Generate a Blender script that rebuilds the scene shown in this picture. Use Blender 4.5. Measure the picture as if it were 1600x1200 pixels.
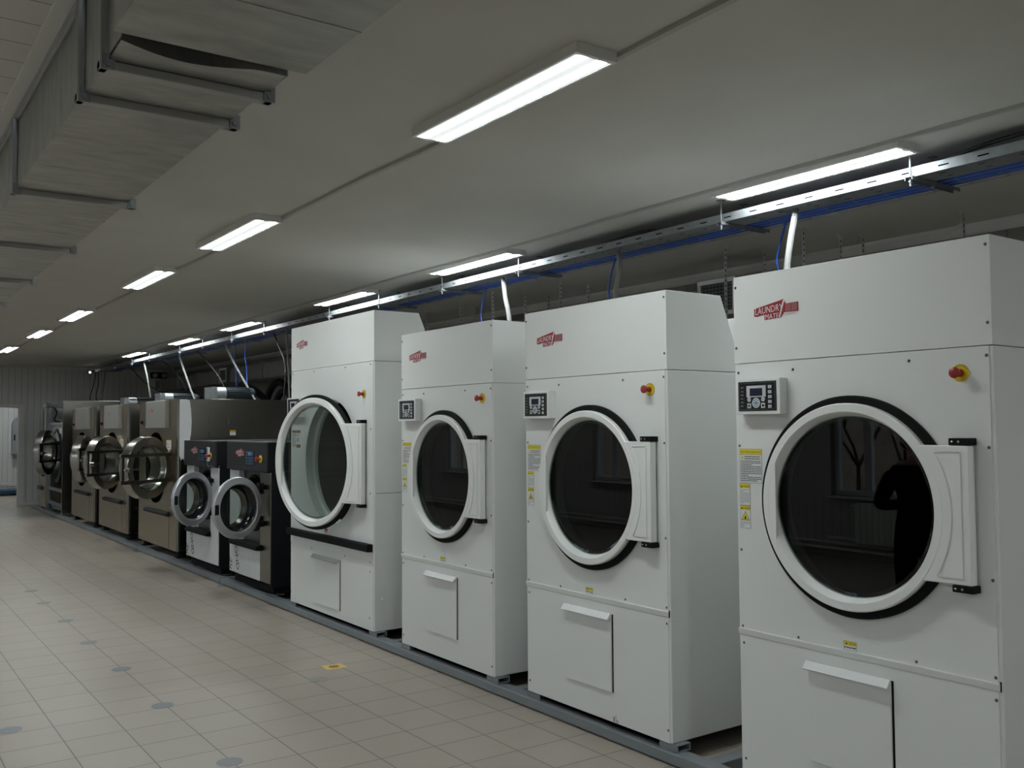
import bpy, bmesh, math, random
from mathutils import Matrix, Vector
for _o in list(bpy.data.objects): bpy.data.objects.remove(_o)
SC = bpy.context.scene
COL = SC.collection
R = math.radians
random.seed(4)

# ------------------------------------------------------------------ camera
def cam_setup():
    yaw, pitch, roll = R(35.3261), R(2.6420), R(-0.3776)
    cy, sy, cp, sp = math.cos(yaw), math.sin(yaw), math.cos(pitch), math.sin(pitch)
    f = Vector((sy*cp, cy*cp, sp)); r = Vector((cy, -sy, 0)); u = r.cross(f)
    cr, sr = math.cos(roll), math.sin(roll)
    r2 = cr*r + sr*u; u2 = -sr*r + cr*u
    cd = bpy.data.cameras.new('camera'); co = bpy.data.objects.new('camera', cd); COL.objects.link(co)
    co.matrix_world = Matrix(((r2.x, u2.x, -f.x, 0), (r2.y, u2.y, -f.y, 0), (r2.z, u2.z, -f.z, 1.6), (0, 0, 0, 1)))
    cd.sensor_width = 36; cd.lens = 1473.53/1600*36; cd.clip_start = 0.02
    SC.camera = co
cam_setup()
# ------------------------------------------------------------------ world / exposure
LAMP = 15.0
wd = bpy.data.worlds.new('sky'); SC.world = wd; wd.use_nodes = True
wd.node_tree.nodes['Background'].inputs[0].default_value = (0.62, 0.72, 0.85, 1)
wd.node_tree.nodes['Background'].inputs[1].default_value = 1.3
SC.view_settings.view_transform = 'Standard'; SC.view_settings.look = 'None'
SC.view_settings.exposure = 1.25; SC.view_settings.gamma = 1; SC.view_settings.use_curve_mapping = False
SC.cycles.max_bounces = 8; SC.cycles.transparent_max_bounces = 12

# ------------------------------------------------------------------ materials
def new_mat(name):
    m = bpy.data.materials.new(name); m.use_nodes = True
    return m, m.node_tree, m.node_tree.nodes['Principled BSDF']
def pmat(name, c, rough=.5, metal=0, bump=0, scale=40, var=0, stretch=None, spec=.5, coat=0):
    m, nt, b = new_mat(name)
    b.inputs['Base Color'].default_value = (*c, 1); b.inputs['Roughness'].default_value = rough
    b.inputs['Metallic'].default_value = metal; b.inputs['Specular IOR Level'].default_value = spec
    b.inputs['Coat Weight'].default_value = coat
    if bump or var:
        tc = nt.nodes.new('ShaderNodeTexCoord'); mp = nt.nodes.new('ShaderNodeMapping')
        mp.inputs['Scale'].default_value = stretch or (1, 1, 1)
        nz = nt.nodes.new('ShaderNodeTexNoise'); nz.inputs['Scale'].default_value = scale; nz.inputs['Detail'].default_value = 5
        nt.links.new(tc.outputs['Object'], mp.inputs[0]); nt.links.new(mp.outputs[0], nz.inputs['Vector'])
        if bump:
            bp = nt.nodes.new('ShaderNodeBump'); bp.inputs['Strength'].default_value = bump; bp.inputs['Distance'].default_value = .004
            nt.links.new(nz.outputs[0], bp.inputs['Height']); nt.links.new(bp.outputs[0], b.inputs['Normal'])
        if var:
            rp = nt.nodes.new('ShaderNodeValToRGB')
            rp.color_ramp.elements[0].color = tuple(x*(1-var) for x in c)+(1,); rp.color_ramp.elements[1].color = tuple(min(1, x*(1+var)) for x in c)+(1,)
            rp.color_ramp.elements[0].position = .3; rp.color_ramp.elements[1].position = .7
            nt.links.new(nz.outputs[0], rp.inputs[0]); nt.links.new(rp.outputs[0], b.inputs['Base Color'])
    return m
def emat(name, c, s):
    m, nt, b = new_mat(name)
    b.inputs['Emission Color'].default_value = (*c, 1); b.inputs['Emission Strength'].default_value = s
    b.inputs['Base Color'].default_value = (.8, .8, .8, 1)
    return m
def glass_mat(name, tint, ior=1.5):
    m = bpy.data.materials.new(name); m.use_nodes = True; nt = m.node_tree; nt.nodes.clear()
    out = nt.nodes.new('ShaderNodeOutputMaterial'); mx = nt.nodes.new('ShaderNodeMixShader')
    tr = nt.nodes.new('ShaderNodeBsdfTransparent'); tr.inputs[0].default_value = (*tint, 1)
    gl = nt.nodes.new('ShaderNodeBsdfGlossy'); gl.inputs['Roughness'].default_value = 0.0
    lw = nt.nodes.new('ShaderNodeLayerWeight'); pw = nt.nodes.new('ShaderNodeMath'); pw.operation = 'POWER'; pw.inputs[1].default_value = 5
    ma = nt.nodes.new('ShaderNodeMath'); ma.operation = 'MULTIPLY_ADD'; ma.inputs[1].default_value = .96; ma.inputs[2].default_value = .04
    nt.links.new(lw.outputs['Facing'], pw.inputs[0]); nt.links.new(pw.outputs[0], ma.inputs[0]); nt.links.new(ma.outputs[0], mx.inputs[0]); nt.links.new(tr.outputs[0], mx.inputs[1]); nt.links.new(gl.outputs[0], mx.inputs[2])
    nt.links.new(mx.outputs[0], out.inputs[0])
    return m
def brick_mat(name, c1, c2, mortar, bw, bh, ms, rough, offset=0, phase=(0, 0), rot=0, bump=.3, spec=.5, axes='XY', var=.06, nscale=3, roughvar=0):
    m, nt, b = new_mat(name); L = nt.links.new
    tc = nt.nodes.new('ShaderNodeTexCoord'); sp = nt.nodes.new('ShaderNodeSeparateXYZ'); cb = nt.nodes.new('ShaderNodeCombineXYZ')
    L(tc.outputs['Object'], sp.inputs[0])
    for k, a in enumerate(axes):
        ad = nt.nodes.new('ShaderNodeMath'); ad.operation = 'ADD'; ad.inputs[1].default_value = -phase[k]+300*((bw, bh)[k])
        L(sp.outputs[a], ad.inputs[0]); L(ad.outputs[0], cb.inputs[k])
    br = nt.nodes.new('ShaderNodeTexBrick'); br.offset = offset; br.squash = 1
    br.inputs['Scale'].default_value = 1; br.inputs['Brick Width'].default_value = bw; br.inputs['Row Height'].default_value = bh
    br.inputs['Mortar Size'].default_value = ms; br.inputs['Mortar Smooth'].default_value = .2; br.inputs['Bias'].default_value = 0
    br.inputs['Color1'].default_value = (*c1, 1); br.inputs['Color2'].default_value = (*c2, 1); br.inputs['Mortar'].default_value = (*mortar, 1)
    L(cb.outputs[0], br.inputs['Vector'])
    nz = nt.nodes.new('ShaderNodeTexNoise'); nz.inputs['Scale'].default_value = nscale; nz.inputs['Detail'].default_value = 8; nz.inputs['Roughness'].default_value = .65
    L(tc.outputs['Object'], nz.inputs['Vector'])
    mp = nt.nodes.new('ShaderNodeMapRange'); mp.inputs[1].default_value = .25; mp.inputs[2].default_value = .75; mp.inputs[3].default_value = 1-var; mp.inputs[4].default_value = 1+var
    L(nz.outputs[0], mp.inputs[0])
    mu = nt.nodes.new('ShaderNodeMix'); mu.data_type = 'RGBA'; mu.blend_type = 'MULTIPLY'; mu.inputs[0].default_value = 1
    L(br.outputs['Color'], mu.inputs[6]); L(mp.outputs[0], mu.inputs[7]); L(mu.outputs[2], b.inputs['Base Color'])
    bp = nt.nodes.new('ShaderNodeBump'); bp.invert = True; bp.inputs['Strength'].default_value = bump; bp.inputs['Distance'].default_value = .004
    L(br.outputs['Fac'], bp.inputs['Height']); L(bp.outputs[0], b.inputs['Normal'])
    b.inputs['Roughness'].default_value = rough; b.inputs['Specular IOR Level'].default_value = spec
    if roughvar:
        m2 = nt.nodes.new('ShaderNodeMapRange'); m2.inputs[1].default_value = .3; m2.inputs[2].default_value = .7; m2.inputs[3].default_value = rough-roughvar; m2.inputs[4].default_value = rough+roughvar
        L(nz.outputs[0], m2.inputs[0]); L(m2.outputs[0], b.inputs['Roughness'])
    return m
M = {}
M['white'] = pmat('white powder coat', (.74, .755, .74), .38, bump=.04, scale=900)
M['whitelip'] = pmat('white bare edge', (.80, .82, .82), .3)
M['door'] = pmat('white door plastic', (.79, .80, .785), .35)
M['black'] = pmat('black rubber', (.008, .009, .009), .7, spec=.12)
M['blackgloss'] = pmat('black display gloss', (.008, .009, .012), .15)
M['blackpaint'] = pmat('black textured paint', (.005, .006, .008), .65, bump=.1, scale=300, spec=.2)
M['charcoal'] = pmat('charcoal textured paint', (.022, .022, .023), .6, bump=.1, scale=300, spec=.25)
M['ss'] = pmat('brushed stainless', (.42, .36, .28), .28, 1, bump=.10, scale=60, stretch=(.4, .4, 14), var=.06)
M['ssv'] = pmat('brushed stainless vertical grain', (.25, .238, .215), .22, 1, bump=.10, scale=60, stretch=(14, 14, .3), var=.06)
M['chrome'] = pmat('polished stainless', (.40, .39, .37), .22, 1)
M['alu'] = pmat('cast aluminium', (.50, .51, .53), .38, .8)
M['steel'] = pmat('screw steel', (.14, .14, .14), .3, .8)
M['galv'] = pmat('galvanized steel', (.30, .32, .335), .5, .7, bump=.08, scale=25, var=.10)
M['duct'] = pmat('duct sheet metal', (.40, .40, .385), .42, .85, bump=.12, scale=6, var=.16, stretch=(1, 3, 1))
M['ductframe'] = pmat('duct flange steel', (.42, .42, .41), .38, .9)
M['rail'] = pmat('grey rail paint', (.19, .21, .225), .42, bump=.05, scale=200)
M['raildark'] = pmat('dark steel frame', (.045, .05, .053), .5)
M['red'] = pmat('red plastic', (.32, .028, .022), .4)
M['brandred'] = pmat('dark red badge', (.30, .012, .02), .35)
M['badgewhite'] = pmat('badge white', (.75, .72, .73), .4)
M['badgemaroon'] = pmat('badge maroon hatch', (.33, .16, .17), .4)
M['yellow'] = pmat('yellow', (.72, .52, .02), .45)
M['labelyellow'] = pmat('label yellow', (.74, .62, .03), .5)
M['paper'] = pmat('label paper', (.72, .74, .74), .55)
M['ink'] = pmat('label ink', (.03, .03, .035), .6)
M['greyink'] = pmat('grey print', (.28, .30, .32), .6)
M['keygrey'] = pmat('key grey', (.55, .56, .56), .45)
M['keyblue'] = pmat('key blue', (.10, .30, .50), .4)
M['green'] = pmat('key green', (.02, .16, .05), .4)
M['screen'] = pmat('lcd screen', (.012, .018, .045), .12)
M['panelblue'] = pmat('panel blue print', (.03, .08, .22), .3)
M['film'] = pmat('white protective film', (.60, .62, .63), .35, bump=.25, scale=18, var=.05)
M['drum'] = pmat('dark drum steel', (.10, .105, .105), .35, .9, bump=.1, scale=80)
M['conduit'] = pmat('white corrugated conduit', (.20, .205, .20), .7)
M['conduitgrey'] = pmat('grey corrugated conduit', (.16, .165, .165), .6)
M['cable'] = pmat('black cable', (.01, .01, .011), .5)
M['bluecable'] = pmat('blue cable sheath', (.012, .085, .50), .5)
M['straps'] = pmat('zinc strap', (.62, .63, .63), .5)
M['darktrim'] = pmat('dark plastic trim', (.02, .02, .021), .6, spec=.2)
M['void'] = pmat('slot void', (.002, .002, .002), 1, spec=0)
M['trunk'] = pmat('ceiling trunking plastic', (.40, .39, .36), .5)
M['lamphousing'] = pmat('lamp housing white', (.72, .72, .70), .4)
M['frame'] = pmat('window frame plastic', (.70, .72, .72), .4)
M['marker'] = pmat('grey floor sticker', (.20, .22, .235), .4)
M['markerfaint'] = pmat('faint floor sticker', (.30, .29, .265), .4)
M['signyellow'] = pmat('floor sign yellow', (.68, .48, .15), .5)
M['signbrown'] = pmat('floor sign brown', (.16, .075, .02), .5)
M['copper'] = pmat('copper brown motor', (.16, .07, .035), .5)
M['motor'] = pmat('motor grey blue', (.05, .06, .07), .4, .5)
M['blue'] = pmat('blue plastic', (.012, .05, .12), .45)
M['bark'] = pmat('bark', (.06, .045, .035), .9, bump=.5, scale=20, var=.3)
M['leaf'] = pmat('dry leaves', (.16, .08, .035), .8)
M['ground'] = pmat('outdoor ground', (.20, .14, .085), .95, var=.6, scale=9)
M['radiator'] = pmat('radiator enamel', (.82, .83, .81), .35)
M['glass'] = glass_mat('door glass', (.72, .76, .74))
M['glassdark'] = glass_mat('smoked door glass', (.30, .33, .32))
M['paneglass'] = glass_mat('window glass', (.92, .94, .94))
M['floor'] = brick_mat('floor tiles', (.37, .330, .275), (.39, .345, .288), (.15, .13, .11), .3, .3, .0035, .40, phase=(.062, .268), bump=.25, var=.08, nscale=2.2, roughvar=.08)
M['ceil'] = pmat('ceiling paint', (.55, .54, .505), .75, bump=.12, scale=2.2, var=.03)
M['plankceil'] = brick_mat('ceiling planks', (.62, .61, .58), (.64, .63, .60), (.16, .16, .15), .2, 40, .003, .5, phase=(.155, 0), axes='YX', bump=.5, var=.02)
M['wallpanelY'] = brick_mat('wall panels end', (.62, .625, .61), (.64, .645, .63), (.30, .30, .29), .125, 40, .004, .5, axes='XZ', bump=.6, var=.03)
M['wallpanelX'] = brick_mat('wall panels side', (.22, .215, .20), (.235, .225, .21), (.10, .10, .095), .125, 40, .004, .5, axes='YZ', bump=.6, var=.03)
M['wallpanelY2'] = brick_mat('wall panels window side', (.56, .565, .55), (.58, .585, .57), (.27, .27, .26), .125, 40, .004, .5, axes='YZ', bump=.6, var=.03)
M['trim'] = pmat('white trim plastic', (.66, .66, .64), .45)
def lens_mat():
    m, nt, b = new_mat('fluorescent diffuser'); L = nt.links.new
    tc = nt.nodes.new('ShaderNodeTexCoord'); sp = nt.nodes.new('ShaderNodeSeparateXYZ'); L(tc.outputs['Object'], sp.inputs[0])
    ab = nt.nodes.new('ShaderNodeMath'); ab.operation = 'ABSOLUTE'; L(sp.outputs[0], ab.inputs[0])
    sb = nt.nodes.new('ShaderNodeMath'); sb.operation = 'SUBTRACT'; sb.inputs[1].default_value = .045; L(ab.outputs[0], sb.inputs[0])
    a2 = nt.nodes.new('ShaderNodeMath'); a2.operation = 'ABSOLUTE'; L(sb.outputs[0], a2.inputs[0])
    rp = nt.nodes.new('ShaderNodeMapRange'); rp.inputs[1].default_value = .012; rp.inputs[2].default_value = .026; rp.inputs[3].default_value = LAMP*1.9; rp.inputs[4].default_value = .33; L(a2.outputs[0], rp.inputs[0])
    L(rp.outputs[0], b.inputs['Emission Strength']); b.inputs['Emission Color'].default_value = (.91, .975, .98, 1)
    b.inputs['Base Color'].default_value = (.7, .7, .7, 1)
    return m
M['lens'] = lens_mat()

# ------------------------------------------------------------------ mesh builder
class MB:
    def __init__(s): s.v = []; s.f = []; s.m = []; s.mi = 0; s.sm = []; s.smooth = False
    def add(s, vs, fs, smooth=None):
        k = len(s.v); s.v += [tuple(p) for p in vs]
        for f in fs: s.f.append([i+k for i in f]); s.m.append(s.mi); s.sm.append(s.smooth if smooth is None else smooth)
        return s
    def box(s, x0, x1, y0, y1, z0, z1):
        return s.add([(x0, y0, z0), (x1, y0, z0), (x1, y1, z0), (x0, y1, z0), (x0, y0, z1), (x1, y0, z1), (x1, y1, z1), (x0, y1, z1)],
                     [(0, 3, 2, 1), (4, 5, 6, 7), (0, 1, 5, 4), (1, 2, 6, 5), (2, 3, 7, 6), (3, 0, 4, 7)], False)
    def prism(s, pts, ax, a0, a1):
        def P(p, t):
            return {'x': (t, p[0], p[1]), 'y': (p[0], t, p[1]), 'z': (p[0], p[1], t)}[ax]
        n = len(pts)
        return s.add([P(p, a0) for p in pts]+[P(p, a1) for p in pts],
                     [list(range(n))[::-1], list(range(n, 2*n))]+[(i, (i+1) % n, n+(i+1) % n, n+i) for i in range(n)], False)
    def tube(s, path, r, n=10, caps=True, closed=False):
        path = [Vector(p) for p in path]; rr = r if isinstance(r, (list, tuple)) else [r]*len(path)
        N = len(path); vs = []; up = None
        for i, p in enumerate(path):
            t = (path[(i+1) % N]-path[i-1]) if closed else (path[min(i+1, N-1)]-path[max(i-1, 0)])
            t.normalize()
            if up is None:
                up = Vector((0, 0, 1)) if abs(t.z) < .9 else Vector((1, 0, 0))
            a = t.cross(up).normalized(); b = a.cross(t).normalized(); up = b
            for k in range(n):
                q = 2*math.pi*k/n; vs.append(p+rr[i]*(math.cos(q)*a+math.sin(q)*b))
        fs = []
        for i in range(N if closed else N-1):
            for k in range(n):
                j = (i+1) % N
                fs.append((i*n+k, i*n+(k+1) % n, j*n+(k+1) % n, j*n+k))
        s.add(vs, fs, True)
        if caps and not closed:
            k0 = len(s.v)-len(vs)
            s.add([], [], False)
            for base, rev in ((0, True), ((N-1)*n, False)):
                l = [k0+base+k for k in range(n)]
                s.f.append(l[::-1] if rev else l); s.m.append(s.mi); s.sm.append(False)
        return s
    def cyl(s, p0, p1, r, n=20): return s.tube([p0, p1], r, n)
    def lathe(s, prof, c, ax='y', n=64, closed=False, a0=0, a1=None):
        """prof: list of (r, t); t along the axis"""
        full = a1 is None; A1 = 2*math.pi if full else a1
        cnt = n if full else n+1; vs = []; P = len(prof)
        for k in range(cnt):
            q = a0+(A1-a0 if not full else 2*math.pi)*k/n; cc, ss = math.cos(q), math.sin(q)
            for r, t in prof:
                d = {'y': (r*cc, t, r*ss), 'z': (r*cc, r*ss, t), 'x': (t, r*cc, r*ss)}[ax]
                vs.append((c[0]+d[0], c[1]+d[1], c[2]+d[2]))
        fs = []
        for k in range(n):
            j = (k+1) % cnt
            for i in range(P if closed else P-1):
                i2 = (i+1) % P
                fs.append((k*P+i, k*P+i2, j*P+i2, j*P+i))
        return s.add(vs, fs, True)
    def disc(s, c, r, y0, y1, n=40):
        return s.prism([(c[0]+r*math.cos(2*math.pi*k/n), c[1]+r*math.sin(2*math.pi*k/n)) for k in range(n)], 'y', y0, y1)
    def plate_hole(s, x0, x1, z0, z1, cx, cz, rad, y0, y1, n=96):
        ang = [2*math.pi*k/n for k in range(n)]+[math.atan2(z-cz, x-cx) % (2*math.pi) for x in (x0, x1) for z in (z0, z1)]
        ang = sorted(set(round(a, 6) for a in ang)); N = len(ang); vs = []
        for a in ang:
            c, q = math.cos(a), math.sin(a)
            t = min([((x1-cx)/c if c > 1e-9 else (x0-cx)/c if c < -1e-9 else 1e9), ((z1-cz)/q if q > 1e-9 else (z0-cz)/q if q < -1e-9 else 1e9)])
            for y in (y0, y1):
                vs += [(cx+rad*c, y, cz+rad*q), (cx+t*c, y, cz+t*q)]
        fs = []
        for k in range(N):
            j = (k+1) % N; a = 4*k; b = 4*j
            fs += [(a, a+1, b+1, b), (a+2, b+2, b+3, a+3), (a, b, b+2, a+2), (a+1, a+3, b+3, b+1)]
        return s.add(vs, fs, False)
    def text(s, txt, x, z, size, y=0, align='LEFT', rot=0, shear=0, sx=1, depth=0, flat=False):
        cu = bpy.data.curves.new('t', 'FONT'); cu.body = txt; cu.size = size; cu.align_x = align; cu.shear = shear; cu.resolution_u = 2; cu.extrude = depth
        o = bpy.data.objects.new('t', cu); COL.objects.link(o)
        dg = bpy.context.evaluated_depsgraph_get(); me = bpy.data.meshes.new_from_object(o.evaluated_get(dg))
        c, q = math.cos(rot), math.sin(rot); vs = []
        for v in me.vertices:
            a, b = v.co.x*sx, v.co.y; a, b = a*c-b*q, a*q+b*c
            vs.append((x+a, z+b, y) if flat else (x+a, y-v.co.z, z+b))
        fs = [tuple(p.vertices) for p in me.polygons]
        bpy.data.objects.remove(o); bpy.data.meshes.remove(me); bpy.data.curves.remove(cu)
        return s.add(vs, fs, False)
def obj(name, mb, mats, parent=None, loc=None, rotz=0, bevel=0, seg=2, recalc=True):
    me = bpy.data.meshes.new(name); me.from_pydata(mb.v, [], mb.f)
    if not isinstance(mats, (list, tuple)): mats = [mats]
    for k in mats: me.materials.append(M[k] if isinstance(k, str) else k)
    me.polygons.foreach_set('material_index', mb.m); me.polygons.foreach_set('use_smooth', mb.sm); me.update()
    if recalc:
        bm = bmesh.new(); bm.from_mesh(me); bmesh.ops.recalc_face_normals(bm, faces=bm.faces); bm.to_mesh(me); bm.free()
    if any(mb.sm): me.set_sharp_from_angle(angle=R(31))
    o = bpy.data.objects.new(name, me); COL.objects.link(o)
    if parent: o.parent = parent
    if loc: o.location = loc
    o.rotation_euler.z = rotz
    if bevel:
        b = o.modifiers.new('bevel', 'BEVEL'); b.width = bevel; b.segments = seg; b.limit_method = 'ANGLE'; b.angle_limit = R(50); b.harden_normals = False
    return o
def tag(o, label, cat, group=None):
    o['label'] = label; o['category'] = cat
    if group: o['group'] = group
    return o
def thing(name, label, cat, loc=(0, 0, 0), rotz=0, group=None):
    o = bpy.data.objects.new(name, None); COL.objects.link(o); o.location = loc; o.rotation_euler.z = rotz; o.empty_display_size = .1
    return tag(o, label, cat, group)
def struct(name, mb, mats, bevel=0):
    o = obj(name, mb, mats, bevel=bevel); o['kind'] = 'structure'; return o
def copy_tree(o, parent=None):
    c = o.copy(); COL.objects.link(c)
    if parent: c.parent = parent
    for ch in [x for x in SC.objects if x.parent == o]: copy_tree(ch, c)
    return c
def arc(cx, cz, r, a0, a1, n): return [(cx+r*math.cos(a0+(a1-a0)*k/n), cz+r*math.sin(a0+(a1-a0)*k/n)) for k in range(n+1)]
def spline(pts, n=8):
    P = [Vector(p) for p in pts]; P = [2*P[0]-P[1]]+P+[2*P[-1]-P[-2]]; out = []
    for i in range(1, len(P)-2):
        for k in range(n):
            t = k/n; a, b, c, d = P[i-1:i+3]
            out.append(.5*((2*b)+(c-a)*t+(2*a-5*b+4*c-d)*t*t+(3*b-a-3*c+d)*t**3))
    return out+[P[-2]]

# ------------------------------------------------------------------ room shell
YE, YN, XW, XB, H = 22.75, -3.5, -3.5, 6.45, 3.0
YR = 27.6
struct('floor', MB().box(XW-.2, XB+.2, YN-.2, YR+.3, -.1, 0), 'floor')
struct('ceiling', MB().box(.6, XB+.2, YN-.2, YE+.05, H, H+.1), 'ceil')
struct('ceiling_planks', MB().box(XW-.2, .56, YN-.2, YE+.05, H, H+.1), 'plankceil')
struct('trim_1', MB().box(.53, .585, YN-.1, YE, H-.012, H+.1), 'trim', bevel=.004)
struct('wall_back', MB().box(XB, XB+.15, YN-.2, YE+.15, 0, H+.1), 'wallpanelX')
struct('wall_near', MB().box(XW-.2, XB+.15, YN-.15, YN, 0, H+.1), 'wallpanelY')
m = MB(); m.box(3.16, XB+.15, YE, YE+.12, 0, H+.1); m.box(XW-.2, 1.5, YE, YE+.12, 0, H+.1); m.box(1.5, 3.16, YE, YE+.12, 2.13, H+.1)
struct('wall_end', m, 'wallpanelY')
m = MB(); m.box(3.08, 3.21, YE-.02, YE+.14, 0, 2.17); m.box(1.44, 1.57, YE-.02, YE+.14, 0, 2.17); m.box(1.57, 3.08, YE-.02, YE+.14, 2.10, 2.17)
struct('door_1', m, 'trim', bevel=.006)
struct('baseboard_end', MB().box(3.21, XB, YE-.012, YE, 0, .06), 'trim')
struct('trim_2', MB().prism([(YE, H), (YE-.05, H), (YE-.045, H-.02), (YE-.015, H-.05), (YE, H-.05)], 'x', .6, XB), 'trim')
struct('trim_3', MB().prism([(XB, H), (XB-.07, H), (XB-.06, H-.025), (XB-.02, H-.06), (XB, H-.07)], 'y', YN, YE), 'trim')
# room beyond the doorway
struct('wall_far', MB().box(0, 6, YR, YR+.1, 0, H), 'wallpanelY')
struct('wall_far_left', MB().box(0, .1, YE+.12, YR, 0, H), 'wallpanelX')
struct('wall_far_right', MB().box(5.5, 5.6, YE+.12, YR, 0, H), 'wallpanelX')
struct('ceiling_far', MB().box(0, 5.6, YE+.12, YR+.1, H, H+.1), 'ceil')
struct('baseboard_far', MB().box(.1, 5.5, YR-.025, YR, .17, .26), 'trim')
# window wall on the aisle side (seen mirrored in the dryer glass)
WIN = [(1.0, 2.7), (5.55, 7.25), (10.1, 11.8), (14.65, 16.35), (19.0, 20.7)]
m = MB(); y = YN
for a, b in WIN:
    m.box(XW-.25, XW, y, a, 0, H+.1); m.box(XW-.25, XW, a, b, 0, .74); m.box(XW-.25, XW, a, b, 2.3, H+.1); y = b
m.box(XW-.25, XW, y, YE+.15, 0, H+.1)
struct('wall_left', m, 'wallpanelY2')
for i, (a, b) in enumerate(WIN):
    m = MB(); x0, x1 = XW-.14, XW-.07; mid = a+(b-a)*.725
    for y0, y1, z0, z1 in ((a, b, .74, .81), (a, b, 2.23, 2.3), (a, a+.07, .81, 2.23), (b-.07, b, .81, 2.23), (mid-.05, mid+.05, .81, 2.23)):
        m.box(x0, x1, y0, y1, z0, z1)
    w = struct('window_%d' % (i+1), m, 'frame', bevel=.006)
    g = obj('pane', MB().box(XW-.108, XW-.100, a+.06, b-.06, .80, 2.24), 'paneglass', w)
    s = obj('window_sill', MB().box(XW-.07, XW+.10, a-.05, b+.05, .715, .74), 'frame', w, bevel=.004)
m = MB(); m.prism([(XW-.25, -.6), (XW-.25, -.5), (-9, -.45), (-13, .3), (-20, 1.5), (-40, 2.4), (-40, -.6)], 'y', -25, 50)
struct('ground_outside', m, 'ground')

# ------------------------------------------------------------------ ceiling lamps
LY = [(2.60, 3.82), (5.90, 7.12), (8.29, 9.51), (11.56, 12.78), (14.12, 15.34), (17.22, 18.44)]
def make_lamp():
    t = thing('ceiling_lamp', '', 'ceiling lamp')
    m = MB(); w, l, h = .0975, .61, .04
    m.box(-w, w, -l, l, -.012, 0)
    for x0, x1, y0, y1 in ((-w, -w+.012, -l, l), (w-.012, w, -l, l), (-w+.012, w-.012, -l, -l+.02), (-w+.012, w-.012, l-.02, l)): m.box(x0, x1, y0, y1, -h, -.012)
    obj('housing', m, 'lamphousing', t)
    m = MB(); m.box(-w+.012, w-.012, -l+.02, l-.02, -h+.002, -h+.006)
    obj('diffuser', m, 'lens', t)
    return t
lamp0 = make_lamp(); n = 0
ordn = ['nearest', 'second nearest', 'third nearest', 'fourth nearest', 'fifth nearest', 'farthest']
for row, (x, nm) in enumerate(((2.237, 'aisle row'), (4.277, 'row above the dryers'))):
    for i, (a, b) in enumerate(LY):
        o = lamp0 if n == 0 else copy_tree(lamp0); n += 1
        da = .0 if row == 0 else [.02, .07, .2, .1, .1, .05][i]
        o.location = (x, (a+b)/2+da, H)
        tag(o, 'lit white rectangular ceiling lamp, %s of the %s' % (ordn[i], ('left row over the aisle' if row == 0 else 'right row along the cable tray')), 'ceiling lamp', 'fluorescent ceiling lamps')
# the same two rows go on behind the camera; an unseen window-side row is added to brighten the machine fronts
for ya in (-1.2, 1.8, 5.0, 8.2, 11.4, 14.6, 17.8):
    o = copy_tree(lamp0); o.location = (-1.7, ya, H); tag(o, 'lit white rectangular ceiling lamp in an added row by the windows, outside the picture', 'ceiling lamp', 'fluorescent ceiling lamps')
for x, ya in ((2.237, -.9), (4.277, -.9)):
    o = copy_tree(lamp0); o.location = (x, ya, H); tag(o, 'lit white rectangular ceiling lamp behind the viewer, %s' % ('over the aisle' if x < 3 else 'over the machines'), 'ceiling lamp', 'fluorescent ceiling lamps')
o = copy_tree(lamp0); o.location = (3.4, 26.0, H); tag(o, 'unseen added ceiling lamp over the platform scale beyond the doorway', 'ceiling lamp', 'fluorescent ceiling lamps')  # this lamp and the next are unseen, added to brighten the far room
o = copy_tree(lamp0); o.location = (2.6, 24.3, H); tag(o, 'unseen added ceiling lamp in the room beyond the doorway', 'ceiling lamp', 'fluorescent ceiling lamps')
for nm, x, lab in (('a', 2.345, 'thin white cable trunking linking the aisle lamps on the ceiling'), ('b', 4.165, 'thin white cable trunking linking the lamps above the dryers')):
    pts = [(x+.012*math.sin(y*1.7+x)+(.004*math.sin(y*5)), y) for y in [(-3.4+.3*k) for k in range(87)]]
    m = MB()
    for (xa, ya), (xb, yb) in zip(pts, pts[1:]):
        m.add([(xa-.016, ya, H-.001), (xa+.016, ya, H-.001), (xb+.016, yb, H-.001), (xb-.016, yb, H-.001), (xa-.013, ya, H-.016), (xa+.013, ya, H-.016), (xb+.013, yb, H-.016), (xb-.013, yb, H-.016)],
              [(4, 7, 6, 5), (0, 4, 5, 1), (1, 5, 6, 2), (3, 2, 6, 7), (0, 3, 7, 4)], False)
    tag(obj('cable_trunking', m, 'trunk'), lab, 'cable trunking')

# ------------------------------------------------------------------ base frames on the floor
FX = 3.217
def base_frame(y0, y1, label, cross):
    t = thing('base_frame', label, 'metal frame', (FX, y0, 0), 0, 'steel base frames under the machines')
    for x, nm in ((0, 'front_rail'), (.95, 'rear_rail')):
        m = MB(); m.box(x, x+.09, 0, y1-y0, .008, .060); obj(nm, m, 'rail', t, bevel=.005)
    for c in cross:
        obj('cross_beam', MB().box(.09, .95, c-y0-.04, c-y0+.04, .008, .056), 'rail', t, bevel=.004)
    k = 0.5
    while k < y1-y0:
        obj('shim_pad', MB().box(.015, .075, k-.03, k+.03, 0, .008), 'raildark', t); k += 2.0
    obj('joint_pad', MB().prism(arc(-.01, y1-y0-.12, .05, math.pi/2, 3*math.pi/2, 10)+[(.05, y1-y0-.17), (.05, y1-y0-.07)], 'z', 0, .007), 'rail', t)
    return t
base_frame(.9, 9.80, 'long grey steel base frame on the floor under the white dryers', [3.08, 4.62, 6.17, 8.22])
base_frame(9.82, 13.2, 'short grey steel base frame under the black and nearest stainless washers', [9.85, 11.3, 13.0])
base_frame(13.22, 21.7, 'long grey steel base frame under the far stainless washers', [13.75, 15.95, 18.3])

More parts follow.
